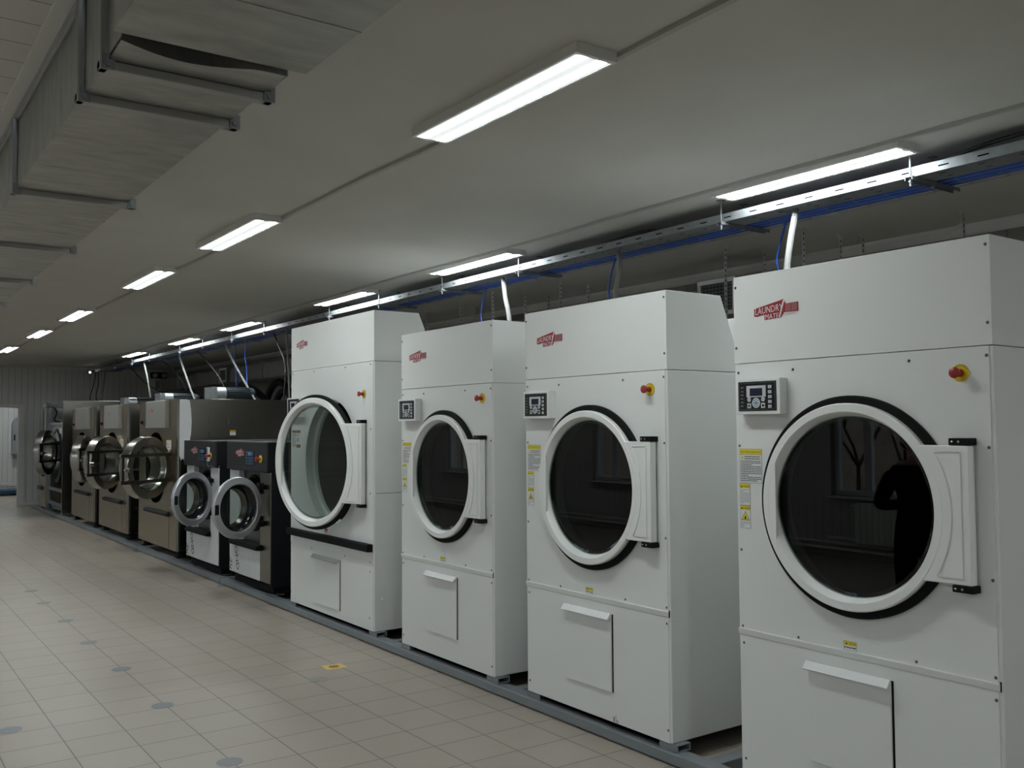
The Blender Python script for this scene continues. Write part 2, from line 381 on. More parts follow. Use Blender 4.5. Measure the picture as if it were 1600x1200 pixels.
# ------------------------------------------------------------------ shared little parts
def screw_mb(x, z, y=0, r=.006):
    m = MB(); m.lathe([(0, y-.004), (r*.6, y-.0035), (r, y-.001), (r, y+.002)], (x, 0, z), 'y', 12); return m
def logo(root, x, z, s, y=-.0015):
    m = MB()
    m.mi = 0
    m.prism([(x, z+.0*s), (x+.0*s, z-.034*s), (x+.018*s, z-.036*s), (x+.058*s, z-.030*s), (x+.058*s, z-.055*s), (x+.15*s, z-.052*s), (x+.168*s, z-.030*s), (x+.245*s, z-.032*s), (x+.245*s, z+.010*s), (x+.178*s, z+.008*s), (x+.165*s, z+.030*s), (x+.15*s, z+.026*s), (x+.02*s, z+.004*s)], 'y', y, y+.0012)
    m.mi = 1
    m.text('LAUNDRY', x+.004*s, z-.028*s, .043*s, y-.0006, rot=.06, sx=.80, shear=.12)
    m.text('MATE', x+.06*s, z-.053*s, .034*s, y-.0006, shear=.1, sx=.9)
    m.prism([(x+.138*s, z-.052*s), (x+.146*s, z-.052*s), (x+.172*s, z+.026*s), (x+.164*s, z+.026*s)], 'y', y-.0006, y)
    for k in range(8): m.box(x+(.176+.008*k)*s, x+(.181+.008*k)*s, y-.0006, y, z-.042*s, z-.034*s)
    m.mi = 2
    for k in range(2):
        for j in range(5):
            m.box(x+(.176+.033*k)*s, x+(.205+.033*k)*s, y-.0006, y, z+(-.026+.007*j)*s, z+(-.0225+.007*j)*s)
        for j in range(4): m.box(x+(.178+.033*k+.007*j)*s, x+(.180+.033*k+.007*j)*s, y-.0007, y, z-.028*s, z+.008*s)
    return obj('brand_badge', m, ['brandred', 'badgewhite', 'badgemaroon'], root)
def lines(m, x0, x1, z1, z0, n, y, jit=True):
    rnd = random.Random(int(x0*1000+z1*977))
    h = (z1-z0)/n
    for k in range(n):
        xe = x1 if (not jit or rnd.random() < .65) else x0+(x1-x0)*rnd.uniform(.25, .9)
        x = x0
        while x < xe-.002:
            wl = rnd.uniform(.006, .016); m.box(x, min(x+wl, xe), y, y+.0003, z1-h*(k+.65), z1-h*(k+.25)); x += wl+.0022
def frame_lines(m, x0, x1, z0, z1, y, t=.0009):
    m.box(x0, x1, y, y+.0003, z0, z0+t); m.box(x0, x1, y, y+.0003, z1-t, z1); m.box(x0, x0+t, y, y+.0003, z0, z1); m.box(x1-t, x1, y, y+.0003, z0, z1)
def tri(m, cx, z0, w, h, y): m.prism([(cx-w/2, z0), (cx+w/2, z0), (cx, z0+h)], 'y', y, y+.0003)
def warning_labels(root):
    y = -.0012
    m = MB(); x0, x1, z0, z1 = .022, .143, 1.352, 1.500
    m.mi = 0; m.box(x0, x1, y, y+.001, z0, z1)
    m.mi = 1; m.box(x0, x1, y-.0003, y, z1-.024, z1); tri(m, x0+.014, z1-.045, .016, .014, y-.0003)
    m.mi = 2; frame_lines(m, x0, x1, z0, z1, y-.0006); m.box(x0, x1, y-.0006, y-.0003, z1-.025, z1-.024)
    m.text('SAFETY OPERATION INSTRUCTIONS', (x0+x1)/2, z1-.0165, .0092, y-.0007, 'CENTER', sx=.72)
    tri(m, x0+.014, z1-.041, .003, .008, y-.0006)
    lines(m, x0+.026, x1-.008, z1-.030, z1-.048, 2, y-.0006, False)
    lines(m, x0+.005, x1-.004, z1-.050, z0+.005, 12, y-.0006)
    obj('instruction_label', m, ['paper', 'labelyellow', 'ink'], root)
    for word, za, zb, sym in (('DANGER', 1.347, 1.253, False), ('WARNING', 1.252, 1.153, True)):
        m = MB(); a, b = .020, .076
        m.mi = 0; m.box(a, b, y, y+.001, zb, za)
        m.mi = 1; m.box(a, b, y-.0003, y, za-.020, za)
        m.mi = 2; frame_lines(m, a, b, zb, za, y-.0006); tri(m, a+.009, za-.016, .010, .010, y-.0006)
        m.text(word, a+.017, za-.0145, .0105, y-.0007, sx=.78)
        if sym:
            m.mi = 2; tri(m, .048, zb+.035, .048, .040, y-.0004); m.mi = 1; tri(m, .048, zb+.0375, .041, .034, y-.0007); m.mi = 2
            m.prism([(.048-.006, zb+.043), (.048-.004, zb+.040), (.048+.004, zb+.040), (.048+.006, zb+.044), (.048+.003, zb+.052), (.048+.001, zb+.050), (.048-.001, zb+.058), (.048-.004, zb+.049)], 'y', y-.0010, y-.0007)
            m.mi = 3; lines(m, a+.004, b-.004, zb+.030, zb+.004, 4, y-.0006)
        else:
            m.mi = 3; lines(m, a+.004, b-.004, za-.024, zb+.006, 10, y-.0006)
        obj('danger_label' if not sym else 'fire_warning_label', m, ['paper', 'labelyellow', 'ink', 'greyink'], root)
def estop(root, x, z, s=1):
    m = MB(); m.mi = 0; m.disc((x, z), .0315*s, -.004, 0, 40)
    m.mi = 1
    for i, ch in enumerate('EMERGENCY'):
        a = R(150-15*i); m.text(ch, x+.0245*s*math.cos(a), z+.0245*s*math.sin(a), .009*s, -.0046, 'CENTER', rot=a-math.pi/2)
    for i, ch in enumerate('STOP'):
        a = R(-118+18*i); m.text(ch, x+.0295*s*math.cos(a), z+.0295*s*math.sin(a), .009*s, -.0046, 'CENTER', rot=a+math.pi/2)
    p = obj('emergency_stop', m, ['yellow', 'ink'], root)
    m = MB(); m.lathe([(0, -.052*s), (.014*s, -.051*s), (.0185*s, -.048*s), (.020*s, -.044*s), (.0185*s, -.038*s), (.012*s, -.034*s), (.011*s, -.02*s), (.014*s, -.012*s), (.014*s, -.004*s)], (x, 0, z), 'y', 32)
    obj('knob', m, 'red', p)
def control_box(root, x0, x1, z0, z1, d=.05):
    m = MB(); m.box(x0, x1, -d, 0, z0, z1)
    c = obj('control_box', m, 'white', root, bevel=.003)
    y = -d; a, b, c0, c1 = x0+.018, x1-.017, z0+.015, z1-.012
    m = MB(); m.mi = 0; m.box(a, b, y-.002, y, c0, c1)
    m.mi = 1; frame_lines(m, a+.006, b-.006, c0+.006, c1-.006, y-.0023, .0006)
    w = b-a; h = c1-c0
    m.mi = 2; m.box(a+.225*w, a+.735*w, y-.0026, y-.002, c0+.47*h, c0+.86*h)
    m.mi = 3; m.box(a+.315*w, a+.645*w, y-.0032, y-.0026, c0+.51*h, c0+.77*h)
    m.mi = 4
    for k in range(6):
        z = c0+h*(.80-.125*k); m.box(a+.075*w, a+.105*w, y-.0024, y-.002, z-.003, z+.003); m.text('PCROHS'[k], a+.135*w, z-.004, .011, y-.0024, 'CENTER')
    obj('display_panel', m, ['blackgloss', 'greyink', 'keygrey', 'screen', 'greyink'], c)
    for k in range(5):
        z = c0+h*(.80-.165*k); m = MB(); m.mi = 0; m.box(a+.80*w, a+.885*w, y-.004, y-.002, z-.0065, z+.0065); m.mi = 1; m.box(a+.825*w, a+.86*w, y-.0044, y-.004, z-.003, z+.003)
        obj('key', m, ['keygrey', 'greyink'], c)
    for xx, zz, sq, col in ((.295, .39, 0, 'keygrey'), (.665, .39, 0, 'keygrey'), (.295, .18, 1, 'green'), (.665, .18, 1, 'blackgloss')):
        X, Z = a+xx*w, c0+zz*h; m = MB()
        if sq: m.mi = 0; m.box(X-.010, X+.010, y-.004, y-.002, Z-.0105, Z+.0105); m.mi = 1; m.disc((X, Z), .006, y-.0044, y-.004, 14)
        else: m.mi = 0; m.disc((X, Z), .0098, y-.004, y-.002, 20); m.mi = 1; m.box(X-.004, X+.004, y-.0044, y-.004, Z-.0015, Z+.0015)
        obj('key', m, ['keygrey', col if sq else 'greyink'], c)
    X, Z = a+.48*w, c0+.27*h; m = MB(); m.mi = 0; m.disc((X, Z), .0215, y-.004, y-.002, 32); m.mi = 1; m.disc((X, Z), .0085, y-.0046, y-.004, 20); m.mi = 2
    for k in range(4):
        q = k*math.pi/2; m.prism([(X+.017*math.cos(q), Z+.017*math.sin(q)), (X+.0125*math.cos(q+.3), Z+.0125*math.sin(q+.3)), (X+.0125*math.cos(q-.3), Z+.0125*math.sin(q-.3))], 'y', y-.0046, y-.004)
        q += math.pi/4; m.box(X+.0155*math.cos(q)-.0022, X+.0155*math.cos(q)+.0022, y-.0045, y-.004, Z+.0155*math.sin(q)-.0022, Z+.0155*math.sin(q)+.0022)
    obj('navigation_pad', m, ['keygrey', 'keyblue', 'ink'], c)
    return c

# ------------------------------------------------------------------ white tumble dryers
def dryer(p):
    """local frame: x to the right along the front, y into the machine, z up"""
    w, zt, zs, zl, zb = p['w'], p['top'], p['seam'], p['low'], .095
    cx, cz, Rg, Rr, Ri, Rw = p['cx'], p['cz'], p['Rg'], p['Rr'], p['Ri'], p['Rw']
    hx = p['hx']; D = 1.25; t = .02
    root = thing('tumble_dryer', '', 'dryer', (3.235, 0, 0), R(-90))
    m = MB()
    m.box(0, t, .004, D, zb, zs-.0012); m.box(w-t, w, .004, D, zb, zs-.0012); m.box(t, w-t, D-.01, D, zb, zs-.003); m.box(t, w-t, .02, D-.01, zb, zb+.02); obj('top_plate', MB().box(t, w-t, .02, D-.01, zs-.025, zs-.003), 'raildark', root)
    obj('cabinet', m, 'white', root, bevel=.006)
    sl = [(0, zs+.0012), (0, zt), (.385, zt), (.385+(zt-zs)*.42, zs+.0012)]
    obj('hood', MB().prism(sl, 'x', 0, w), 'white', root, bevel=.002)
    m = MB(); m.box(.06, w-.06, .62, .95, zs, zs+(.30 if p['strip'] else .14)); obj('rear_cover', m, 'white', root, bevel=.01)
    obj('upper_panel', MB().plate_hole(.004, w-.014, zl+.002, zs-.0015, cx, cz, Rw+.055, 0, .012), 'white', root)
    obj('lower_panel', MB().box(.004, w-.014, 0, .012, zb, zl-.022), 'white', root, bevel=.002)
    if p['strip']:
        m = MB(); m.prism([(.0, zl-.024), (-.0035, zl-.02), (-.0075, zl), (-.0075, zl+.004), (.0, zl+.005)], 'x', .002, w-.008)
        obj('seam_strip', m, 'white', root)
        obj('strip_notch', MB().box(w-.0085, w-.0055, -.001, .003, zl-.024, zl+.010), 'black', root)
    else:
        obj('seam_strip', MB().box(.002, w-.012, -.001, .01, zl-.021, zl+.001), 'white', root)
        m = MB(); m.prism([(.0, p['bump']-.029), (-.045, p['bump']-.026), (-.05, p['bump']-.02), (-.05, p['bump']+.022), (-.045, p['bump']+.028), (0, p['bump']+.030)], 'x', .01, w-.02)
        obj('bumper', m, 'black', root, bevel=.004)
    for x, z in p['screws']: obj('screw', screw_mb(x, z), 'steel', root)
    # drum and gasket
    m = MB(); m.lathe([(Rw+.054, 0.004), (Rw+.054, .06), (Rw+.03, .075), (Rw+.03, .10)], (cx, 0, cz), 'y', 72)
    obj('drum_mouth', m, 'white', root)
    m = MB(); m.lathe([(Rw+.03, .10), (Rw+.09, .12), (Rw+.09, .95), (0, .95)], (cx, 0, cz), 'y', 72)
    obj('drum', m, M['perf'], root)
    # hinges
    for s in (1, -1):
        z = p['hz'][0]+.013 if s > 0 else p['hz'][1]-.013
        m = MB(); m.box(hx-.072, hx+.004, -.052, 0, z-.0125, z+.0125)
        hb = obj('hinge', m, 'black', root, bevel=.003)
        for k in (0, 1): obj('screw', screw_mb(hx-.060+.025*k, z, -.052, .005), 'chrome', hb)
    # door, origin on the hinge line; x runs to minus
    ox = hx; dx = cx-ox; f = -.052
    door = obj('door', MB().lathe([(Rr, -.024), (Rr, f+.006), (Rr-.005, f), (Ri+.002, f), (Ri-.002, f+.004), (Rw+.006, -.012), (Rw+.004, -.004), (Rr-.02, -.004)], (dx, 0, cz), 'y', 112, closed=True), 'door', root, loc=(ox, 0, 0), rotz=p['open'])
    m = MB(); m.lathe([(Rg, -.003), (Rg, -.019), (Rg-.006, -.025), (Rr-.01, -.025), (Rr-.03, -.012), (Rr-.03, -.003)], (dx, 0, cz), 'y', 96, closed=True)
    obj('gasket', m, 'black', door)
    # flat grip across the far side of the ring
    ch = Ri*.90; hh = math.sqrt(Ri*Ri-ch*ch)
    A = math.atan2(hh, -ch); seg = [(dx+(Ri+.002)*math.cos(A+(2*math.pi-2*A)*k/20), cz+(Ri+.002)*math.sin(A+(2*math.pi-2*A)*k/20)) for k in range(21)]
    obj('grip', MB().prism(seg, 'y', f, f+.012), 'door', door, bevel=.0015)
    z1, z0 = p['hz'][0]-.001, p['hz'][1]+.001
    a1 = math.asin(min(.99, (z1-cz)/(Rr-.012))); a0 = math.asin(max(-.99, (z0-cz)/(Rr-.012)))
    edge = arc(dx, cz, Rr-.010, a0, a1, 24)
    wing = [(0, z0)]+[(0, z1)]+[q for q in edge[::-1]]
    wg = obj('hinge_wing', MB().prism(wing, 'y', f+.001, -.012), 'door', door, bevel=.004)
    m = MB(); ins = arc(dx, cz, Rr+.03, math.asin((z0+.022-cz)/(Rr+.03)), math.asin((z1-.022-cz)/(Rr+.03)), 20)
    loop = [(x, f-.0012, z) for x, z in ins]+[(-.03, f-.0012, z1-.022), (-.03, f-.0012, z0+.022)]
    m.tube(loop, .0022, 6, closed=True); obj('raised_rib', m, 'door', wg)
    m = MB(); m.lathe([(0, -.010), (Rw+.002, -.010), (Rw+.002, -.004), (0, -.004)], (dx, 0, cz), 'y', 72, closed=False)
    obj('glass', m, M[p['glass']], door)
    m = MB(); m.lathe([(Rw+.006, -.016), (Rw-.010, -.013), (Rw-.010, -.011), (Rw+.006, -.011)], (dx, 0, cz), 'y', 72, closed=True); obj('glass_seal', m, p['seal'], door)
    # lint door
    a, b, z0, z1 = p['lint']
    obj('lint_recess', MB().box(a, b+.008, -.001, .002, z0, z1), 'black', root)
    l = obj('lint_door', MB().box(a, b, -.010, -.001, z0, z1), 'white', root, bevel=.0015)
    m = MB(); m.prism([(-.010, z1-.012), (-.013, z1-.012), (-.030, z1-.026), (-.038, z1-.026), (-.040, z1-.022), (-.033, z1-.020), (-.016, z1+.004), (-.010, z1+.004)], 'x', a-.006, b+.002)
    obj('handle', m, 'alu' if p['bump_on'] else 'whitelip', l)
    obj('shade_block', MB().box(.115, w-.095, .03, D-.1, .066, .0945), 'void', root)  # black block that stands in for the shade under the dryer
    # feet
    for x in (.05, w-.03):
        for yy in (.004, .80):
            m = MB(); x0, x1, h = x-.06, x+.06, .035
            m.box(x0, x1, yy, yy+.09, .089, .095); m.box(x0, x1, yy, yy+.09, .060, .066); m.box(x0, x1, yy, yy+.008, .066, .089); m.box(x0, x1, yy+.082, yy+.09, .066, .089)
            obj('foot', m, 'rail', root, bevel=.002)
    return root
def perf():
    m, nt, b = new_mat('perforated drum steel'); L = nt.links.new
    tc = nt.nodes.new('ShaderNodeTexCoord'); vo = nt.nodes.new('ShaderNodeTexVoronoi'); vo.inputs['Scale'].default_value = 70; vo.inputs['Randomness'].default_value = 0
    L(tc.outputs['Object'], vo.inputs['Vector'])
    rp = nt.nodes.new('ShaderNodeValToRGB'); rp.color_ramp.elements[0].position = .30; rp.color_ramp.elements[1].position = .36
    rp.color_ramp.elements[0].color = (.004, .004, .004, 1); rp.color_ramp.elements[1].color = (.055, .06, .058, 1)
    L(vo.outputs['Distance'], rp.inputs[0]); L(rp.outputs[0], b.inputs['Base Color'])
    b.inputs['Metallic'].default_value = .6; b.inputs['Roughness'].default_value = .45
    return m
M['perf'] = perf()
SM = [(1.142, 2.228), (1.142, 1.954), (.012, 2.215), (.012, 1.945), (.021, 1.835), (.315, 1.835), (.842, 1.838), (1.135, 1.84), (.021, 1.513), (1.134, 1.52), (.021, 1.058), (.022, .727), (.316, .728), (.841, .731), (.562, .696), (1.134, 1.064), (1.134, .734), (1.134, .658), (.026, .655), (.026, .157), (1.134, .155)]
small = dict(w=1.157, top=2.262, seam=1.875, low=.712, cx=.588, cz=1.284, Rg=.433, Rr=.403, Ri=.368, Rw=.346, hx=1.088, hz=(1.527, 1.040), open=0, glass='glassdark', seal='glass', lint=(.366, .738, .246, .640), strip=True, bump_on=False, screws=SM)
D1 = dryer(small)
logo(D1, .117, 2.108, .95)
control_box(D1, .046, .285, 1.649, 1.802); estop(D1, 1.041, 1.783); warning_labels(D1)
def note_label(root, x0, x1, z0, z1, mats):
    m = MB(); y = -.0012; m.mi = 0; m.box(x0, x1, y, y+.001, z0, z1); m.mi = 1; m.box(x0, x1, y-.0003, y, z0+(z1-z0)*.55, z1)
    m.mi = 2; frame_lines(m, x0, x1, z0, z1, y-.0006); m.text('NOTE', x0+.024, z0+.0245, .011, y-.0006); tri(m, x0+.013, z0+.024, .011, .010, y-.0006); lines(m, x0+.003, x1-.003, z0+.018, z0+.008, 1, y-.0006)
    obj('note_label', m, mats, root)
note_label(D1, .533, .591, .717, .754, ['paper', 'labelyellow', 'ink'])
GD = 'white tumble dryers along the base frame'
D1.location.y = 2.848
tag(D1, 'tall white tumble dryer at the right edge, nearest, mirroring a window', 'dryer', GD)
D2 = copy_tree(D1); D2.location.y = 4.430; tag(D2, 'tall white tumble dryer second from the right, sloped hood and rust stain at its foot', 'dryer', GD)
m = MB(); m.box(.74, .75, -.0006, 0, .099, .125); m.box(.757, .761, -.0006, 0, .097, .138); m.box(.767, .774, -.0006, 0, .097, .115)
obj('rust_stain', m, pmat('rust stain', (.30, .24, .15), .7), D2)
D3 = copy_tree(D1); D3.location.y = 5.925; tag(D3, 'white tumble dryer third from the right, beside the wide dryer with its door ajar', 'dryer', GD)
big = dict(w=1.60, top=2.49, seam=2.107, low=.640, cx=.828, cz=1.335, Rg=.540, Rr=.514, Ri=.472, Rw=.447, hx=1.478, hz=(1.640, 1.028), open=R(11.5), glass='glass', seal='glass', lint=(.520, 1.016, .160, .558), strip=False, bump_on=True, bump=.708,
    screws=[(.033, 2.085), (.492, 2.085), (1.103, 2.085), (1.545, 2.085), (1.545, 1.597), (.009, .600), (.010, .529), (.459, .600), (1.1, .602), (1.534, .602), (1.534, .53), (1.528, .187), (.012, .184), (1.543, 1.114), (.02, 1.1)])
D4 = dryer(big)
D4.location.y = 7.950
tag(D4, 'widest white dryer with black bumper bar and its round door ajar', 'dryer', GD)
logo(D4, .120, 2.345, .95)
control_box(D4, .03, .31, 1.70, 1.87); estop(D4, 1.433, 1.863)
m = MB(); y = -.0012; m.mi = 0; m.box(.028, .215, y, y+.001, 1.435, 1.59); m.mi = 1
for a, b, c, d in ((.03, .12, 1.565, 1.588), (.125, .213, 1.565, 1.588), (.14, .16, 1.49, 1.52), (.125, .213, 1.437, 1.465)): m.box(a, b, y-.0003, y, c, d)
m.mi = 2; lines(m, .032, .12, 1.56, 1.44, 12, y-.0004); lines(m, .13, .21, 1.555, 1.54, 2, y-.0004)
obj('safety_label', m, ['paper', pmat('label brown red', (.28, .07, .04), .5), 'ink'], D4)
m = MB(); m.mi = 0; m.box(.715, .78, -.0012, 0, .742, .79); m.mi = 1; m.box(.717, .778, -.0016, -.0012, .765, .788); m.mi = 2; lines(m, .72, .775, .762, .745, 3, -.0014)
obj('small_red_label', m, ['paper', 'red', 'ink'], D4)
m = MB()
for z in (1.92, 1.62, 1.50, .98, .80, .45, .30):
    m.prism([(.33, z), (.75, z), (.75, z+.10), (.74, z+.112), (.34, z+.112), (.33, z+.10)], 'x', 1.6, 1.6035)
obj('pressed_side_ribs', m, 'white', D4, bevel=.003)
m = MB(); m.box(1.599, 1.6008, .02, 1.2, 1.113, 1.116); obj('side_seam', m, 'ink', D4)
for yy, z in ((.09, 1.93), (.09, 1.20), (.07, .33), (.35, 2.09)):
    m = MB(); m.lathe([(0, .006), (.008, .005), (.011, 0)], (1.6, yy, z), 'x', 12); obj('side_cap', m, 'white', D4)

# ------------------------------------------------------------------ black washers with stainless fronts
def washer_door(root, hx, cz, Rr, rho, ang, kind):
    """door hinged at x=hx; local geometry runs to minus x"""
    dx = -rho; rot = R(ang)
    if kind == 'small':
        prof = [(Rr, -.030), (Rr, -.052), (Rr-.006, -.060), (Rr-.058, -.066), (Rr-.066, -.060), (Rr-.070, -.02), (Rr-.066, -.005), (Rr-.01, -.012)]
        d = obj('door', MB().lathe(prof, (dx, 0, cz), 'y', 96, closed=True), 'alu', root, loc=(hx, 0, 0), rotz=rot)
        m = MB(); m.lathe([(Rr-.071, -.054), (Rr-.080, -.045), (Rr-.085, 0), (Rr-.10, .03), (Rr-.105, .03), (Rr-.09, -.003), (Rr-.071, -.02)], (dx, 0, cz), 'y', 80, closed=True)
        obj('inner_rim', m, 'blackgloss', d)
        m = MB(); m.lathe([(Rr-.092, .02), (Rr-.095, .08), (Rr-.11, .105), (Rr-.115, .10), (Rr-.10, .075), (Rr-.098, .02)], (dx, 0, cz), 'y', 80, closed=True)
        obj('bowl_rim', m, 'ssv', d)
        m = MB(); m.lathe([(Rr-.11, .10), (Rr-.13, .115), (0, .12), (0, .112), (Rr-.14, .108), (Rr-.115, .095)], (dx, 0, cz), 'y', 64); obj('glass', m, 'glass', d)
        m = MB(); m.box(dx-Rr+.008, dx-Rr+.046, -.071, -.058, cz-.045, cz+.045); obj('latch_handle', m, 'black', d, bevel=.004)
        for s in (1, -1):
            m = MB(); m.box(-.075, .01, -.05, .0, cz+s*.17-.022, cz+s*.17+.022); obj('hinge_arm', m, 'black', d, bevel=.004)
    else:
        prof = [(Rr, .02), (Rr, -.090), (Rr-.008, -.098), (Rr-.090, -.100), (Rr-.098, -.092), (Rr-.11, -.03), (Rr-.11, .01), (Rr-.02, .03)]
        d = obj('door', MB().lathe(prof, (dx, 0, cz), 'y', 96, closed=True), 'chrome', root, loc=(hx, 0, 0), rotz=rot)
        m = MB(); m.lathe([(Rr-.11, -.03), (Rr-.12, .03), (Rr-.15, .09), (Rr-.155, .085), (Rr-.13, .02), (Rr-.115, -.03)], (dx, 0, cz), 'y', 80, closed=True); obj('bowl_rim', m, 'chrome', d)
        m = MB(); m.lathe([(Rr-.14, .085), (Rr-.20, .115), (0, .13), (0, .122), (Rr-.20, .107), (Rr-.145, .078)], (dx, 0, cz), 'y', 64); obj('glass', m, 'glass', d)
        for s in (1, -1):
            m = MB(); m.box(dx-Rr-.13, .06, -.135, -.100, cz+s*.155-.021, cz+s*.155+.021); obj('cross_bar', m, 'ssv', d, bevel=.006)
        m = MB(); m.box(dx-Rr-.12, dx-Rr-.075, -.134, -.104, cz-.135, cz+.135); obj('bar_link', m, 'ssv', d, bevel=.005)
        m = MB(); m.tube([(dx-Rr-.10, -.155, cz-.01), (dx-Rr+.12, -.155, cz-.01)], .011, 10); m.cyl((dx-Rr-.02, -.17, cz-.01), (dx-Rr-.02, -.10, cz-.01), .028, 16); obj('lock_lever', m, 'chrome', d)
    return d
def film_text(m, txt, x, z, size, rot): m.text(txt, x, z, size, -.0015, rot=rot, sx=.9)
def black_washer(film_right):
    w, D = 1.12, 1.0
    root = thing('washing_machine', '', 'washing machine', (3.235, 0, 0), R(-90))
    m = MB(); m.box(0, .02, .06, D, .13, 1.197); m.box(w-.02, w, .012, D, .13, 1.197); m.box(.02, w-.02, D-.02, D, .13, 1.197); m.box(.02, w-.02, .06, D, .13, .15)
    obj('cabinet', m, 'blackpaint', root, bevel=.004)
    obj('control_head', MB().box(0, w, -.035, D, 1.199, 1.478), 'charcoal', root, bevel=.006)
    obj('head_side', MB().box(w, w+.003, -.02, D-.01, 1.205, 1.472), 'blackpaint', root)
    pl = MB(); pl.box(.03, w-.03, .05, D-.05, .075, .13); obj('plinth', pl, 'black', root)
    lp = obj('left_post', MB().box(0, .27, 0, .06, .17, 1.195), 'film', root, bevel=.006)
    rp = obj('right_post', MB().box(w-.26, w, 0, .012, .17, 1.195), 'film' if film_right else 'ssv', root, bevel=.004)
    m = MB(); m.prism([(.27, .17), (.27, .455), (w-.26, .455), (w-.26, .17)], 'y', .001, .03); low = obj('lower_panel', m, 'film', root)
    for tx, x, z, rr in (('OND', .15, .43, -72), ('RE', .07, .18, 78)):
        m = MB(); film_text(m, tx, x, z, .12, R(rr)); obj('film_print', m, 'ink', root)
    m = MB(); m.prism([(0, .452), (-.05, .458), (-.055, .475), (-.04, .498), (0, .51)], 'x', .10, .885); m.box(.10, .885, 0, .06, .455, .505); obj('bumper_bar', m, 'black', root, bevel=.004)
    m = MB(); m.plate_hole(.25, w-.25, .50, 1.197, .58, .885, .255, .055, .075); obj('recess_plate', m, 'drum', root)
    m = MB(); m.lathe([(.275, .05), (.262, .035), (.25, .05), (.25, .12), (.235, .14), (.235, .20)], (.58, 0, .885), 'y', 64); obj('door_seal', m, 'black', root)
    m = MB(); m.lathe([(.235, .20), (.30, .21), (.30, .7), (0, .7)], (.58, 0, .885), 'y', 64); obj('drum', m, 'perf', root)
    m = MB(); m.box(.84, .90, -.03, .05, .99, 1.09); m.box(.84, .90, -.03, .05, .68, .78); obj('hinge_block', m, 'black', root, bevel=.006)
    logo(root, .28, 1.385, .95, -.0365)
    y = -.0365; m = MB(); m.mi = 0; m.box(.56, .80, y, y+.0015, 1.25, 1.395); m.mi = 1
    for k in range(5):
        m.box(.572, .590, y-.0005, y, 1.372-.027*k, 1.384-.027*k)
    m.mi = 2; m.box(.62, .76, y-.0005, y, 1.345, 1.385)
    for j in range(3):
        for k in range(4): m.box(.62+.038*k, .648+.038*k, y-.0005, y, 1.262+.026*j, 1.280+.026*j)
    m.mi = 3; m.box(.625, .70, y-.0008, y-.0005, 1.35, 1.38)
    obj('key_panel', m, ['blackgloss', 'greyink', 'panelblue', 'keyblue'], root)
    m = MB(); m.mi = 0; m.disc((.965, 1.32), .036, y-.005, y+.0015, 32); p = obj('emergency_stop', m, ['yellow', 'ink'], root)
    m = MB(); m.lathe([(0, y-.055), (.018, y-.053), (.024, y-.046), (.022, y-.038), (.013, y-.03), (.014, y)], (.965, 0, 1.32), 'y', 28); obj('knob', m, 'red', p)
    for x in (.08, w-.08):
        for yy in (.06, .85):
            m = MB(); m.cyl((x, yy+.04, .060), (x, yy+.04, .08), .035, 16); m.box(x-.05, x+.05, yy-.01, yy+.09, .060, .066); obj('foot', m, 'rail', root)
    washer_door(root, .91, .885, .28, .33, 112, 'small')
    return root
GB = 'black washing machines'
B1 = black_washer(False); B1.location.y = 9.56
tag(B1, 'black washing machine with open round door, right beside the white dryers', 'washing machine', GB)
B2 = copy_tree(B1); B2.location.y = 11.04
tag(B2, 'black washing machine with open door and white card on its controls, beside stainless washers', 'washing machine', GB)
for c in list(B2.children):
    if c.name.startswith('door') and not c.name.startswith('door_seal'): c.rotation_euler.z = R(120)
    if c.name.startswith('right_post'): c.data = c.data.copy(); c.data.materials[0] = M['film']
m = MB(); m.mi = 0; m.box(.84, .945, -.041, -.038, 1.262, 1.410); m.mi = 1; m.box(.845, .88, -.0415, -.041, 1.27, 1.40); obj('hung_card', m, ['paper', 'panelblue'], B2)
m = MB(); m.tube(spline([(.88, -.040, 1.262), (.90, -.045, 1.215), (.95, -.04, 1.205), (1.0, -.045, 1.222), (1.06, -.04, 1.205), (1.14, .01, 1.212)]), .004, 6); obj('card_cord', m, 'conduitgrey', B2)

# ------------------------------------------------------------------ large stainless washers
def motor_parts(root, x, y0, z, L=.60):
    m = MB(); m.box(x-.14, x+.14, y0-.02, y0+.06, z-.10, z+.085); mt = obj('motor_bracket', m, 'galv', root, bevel=.004)
    m = MB(); m.cyl((x, y0+.06, z), (x, y0+.20, z), .09, 24); obj('gear_housing', m, 'galv', mt)
    m = MB(); m.cyl((x, y0+.20, z), (x, y0+L-.07, z), .078, 24)
    for k in range(18):
        a = 2*math.pi*k/18; c, s = math.cos(a), math.sin(a)
        m.prism([(x+.075*c-.003*s, z+.075*s+.003*c), (x+.075*c+.003*s, z+.075*s-.003*c), (x+.092*c+.003*s, z+.092*s-.003*c), (x+.092*c-.003*s, z+.092*s+.003*c)], 'y', y0+.20, y0+L-.08)
    obj('motor_body', m, 'motor', mt)
    m = MB(); m.lathe([(.085, y0+L-.09), (.085, y0+L-.03), (.06, y0+L), (0, y0+L+.005)], (x, 0, z), 'y', 24); obj('fan_cover', m, 'motor', mt)
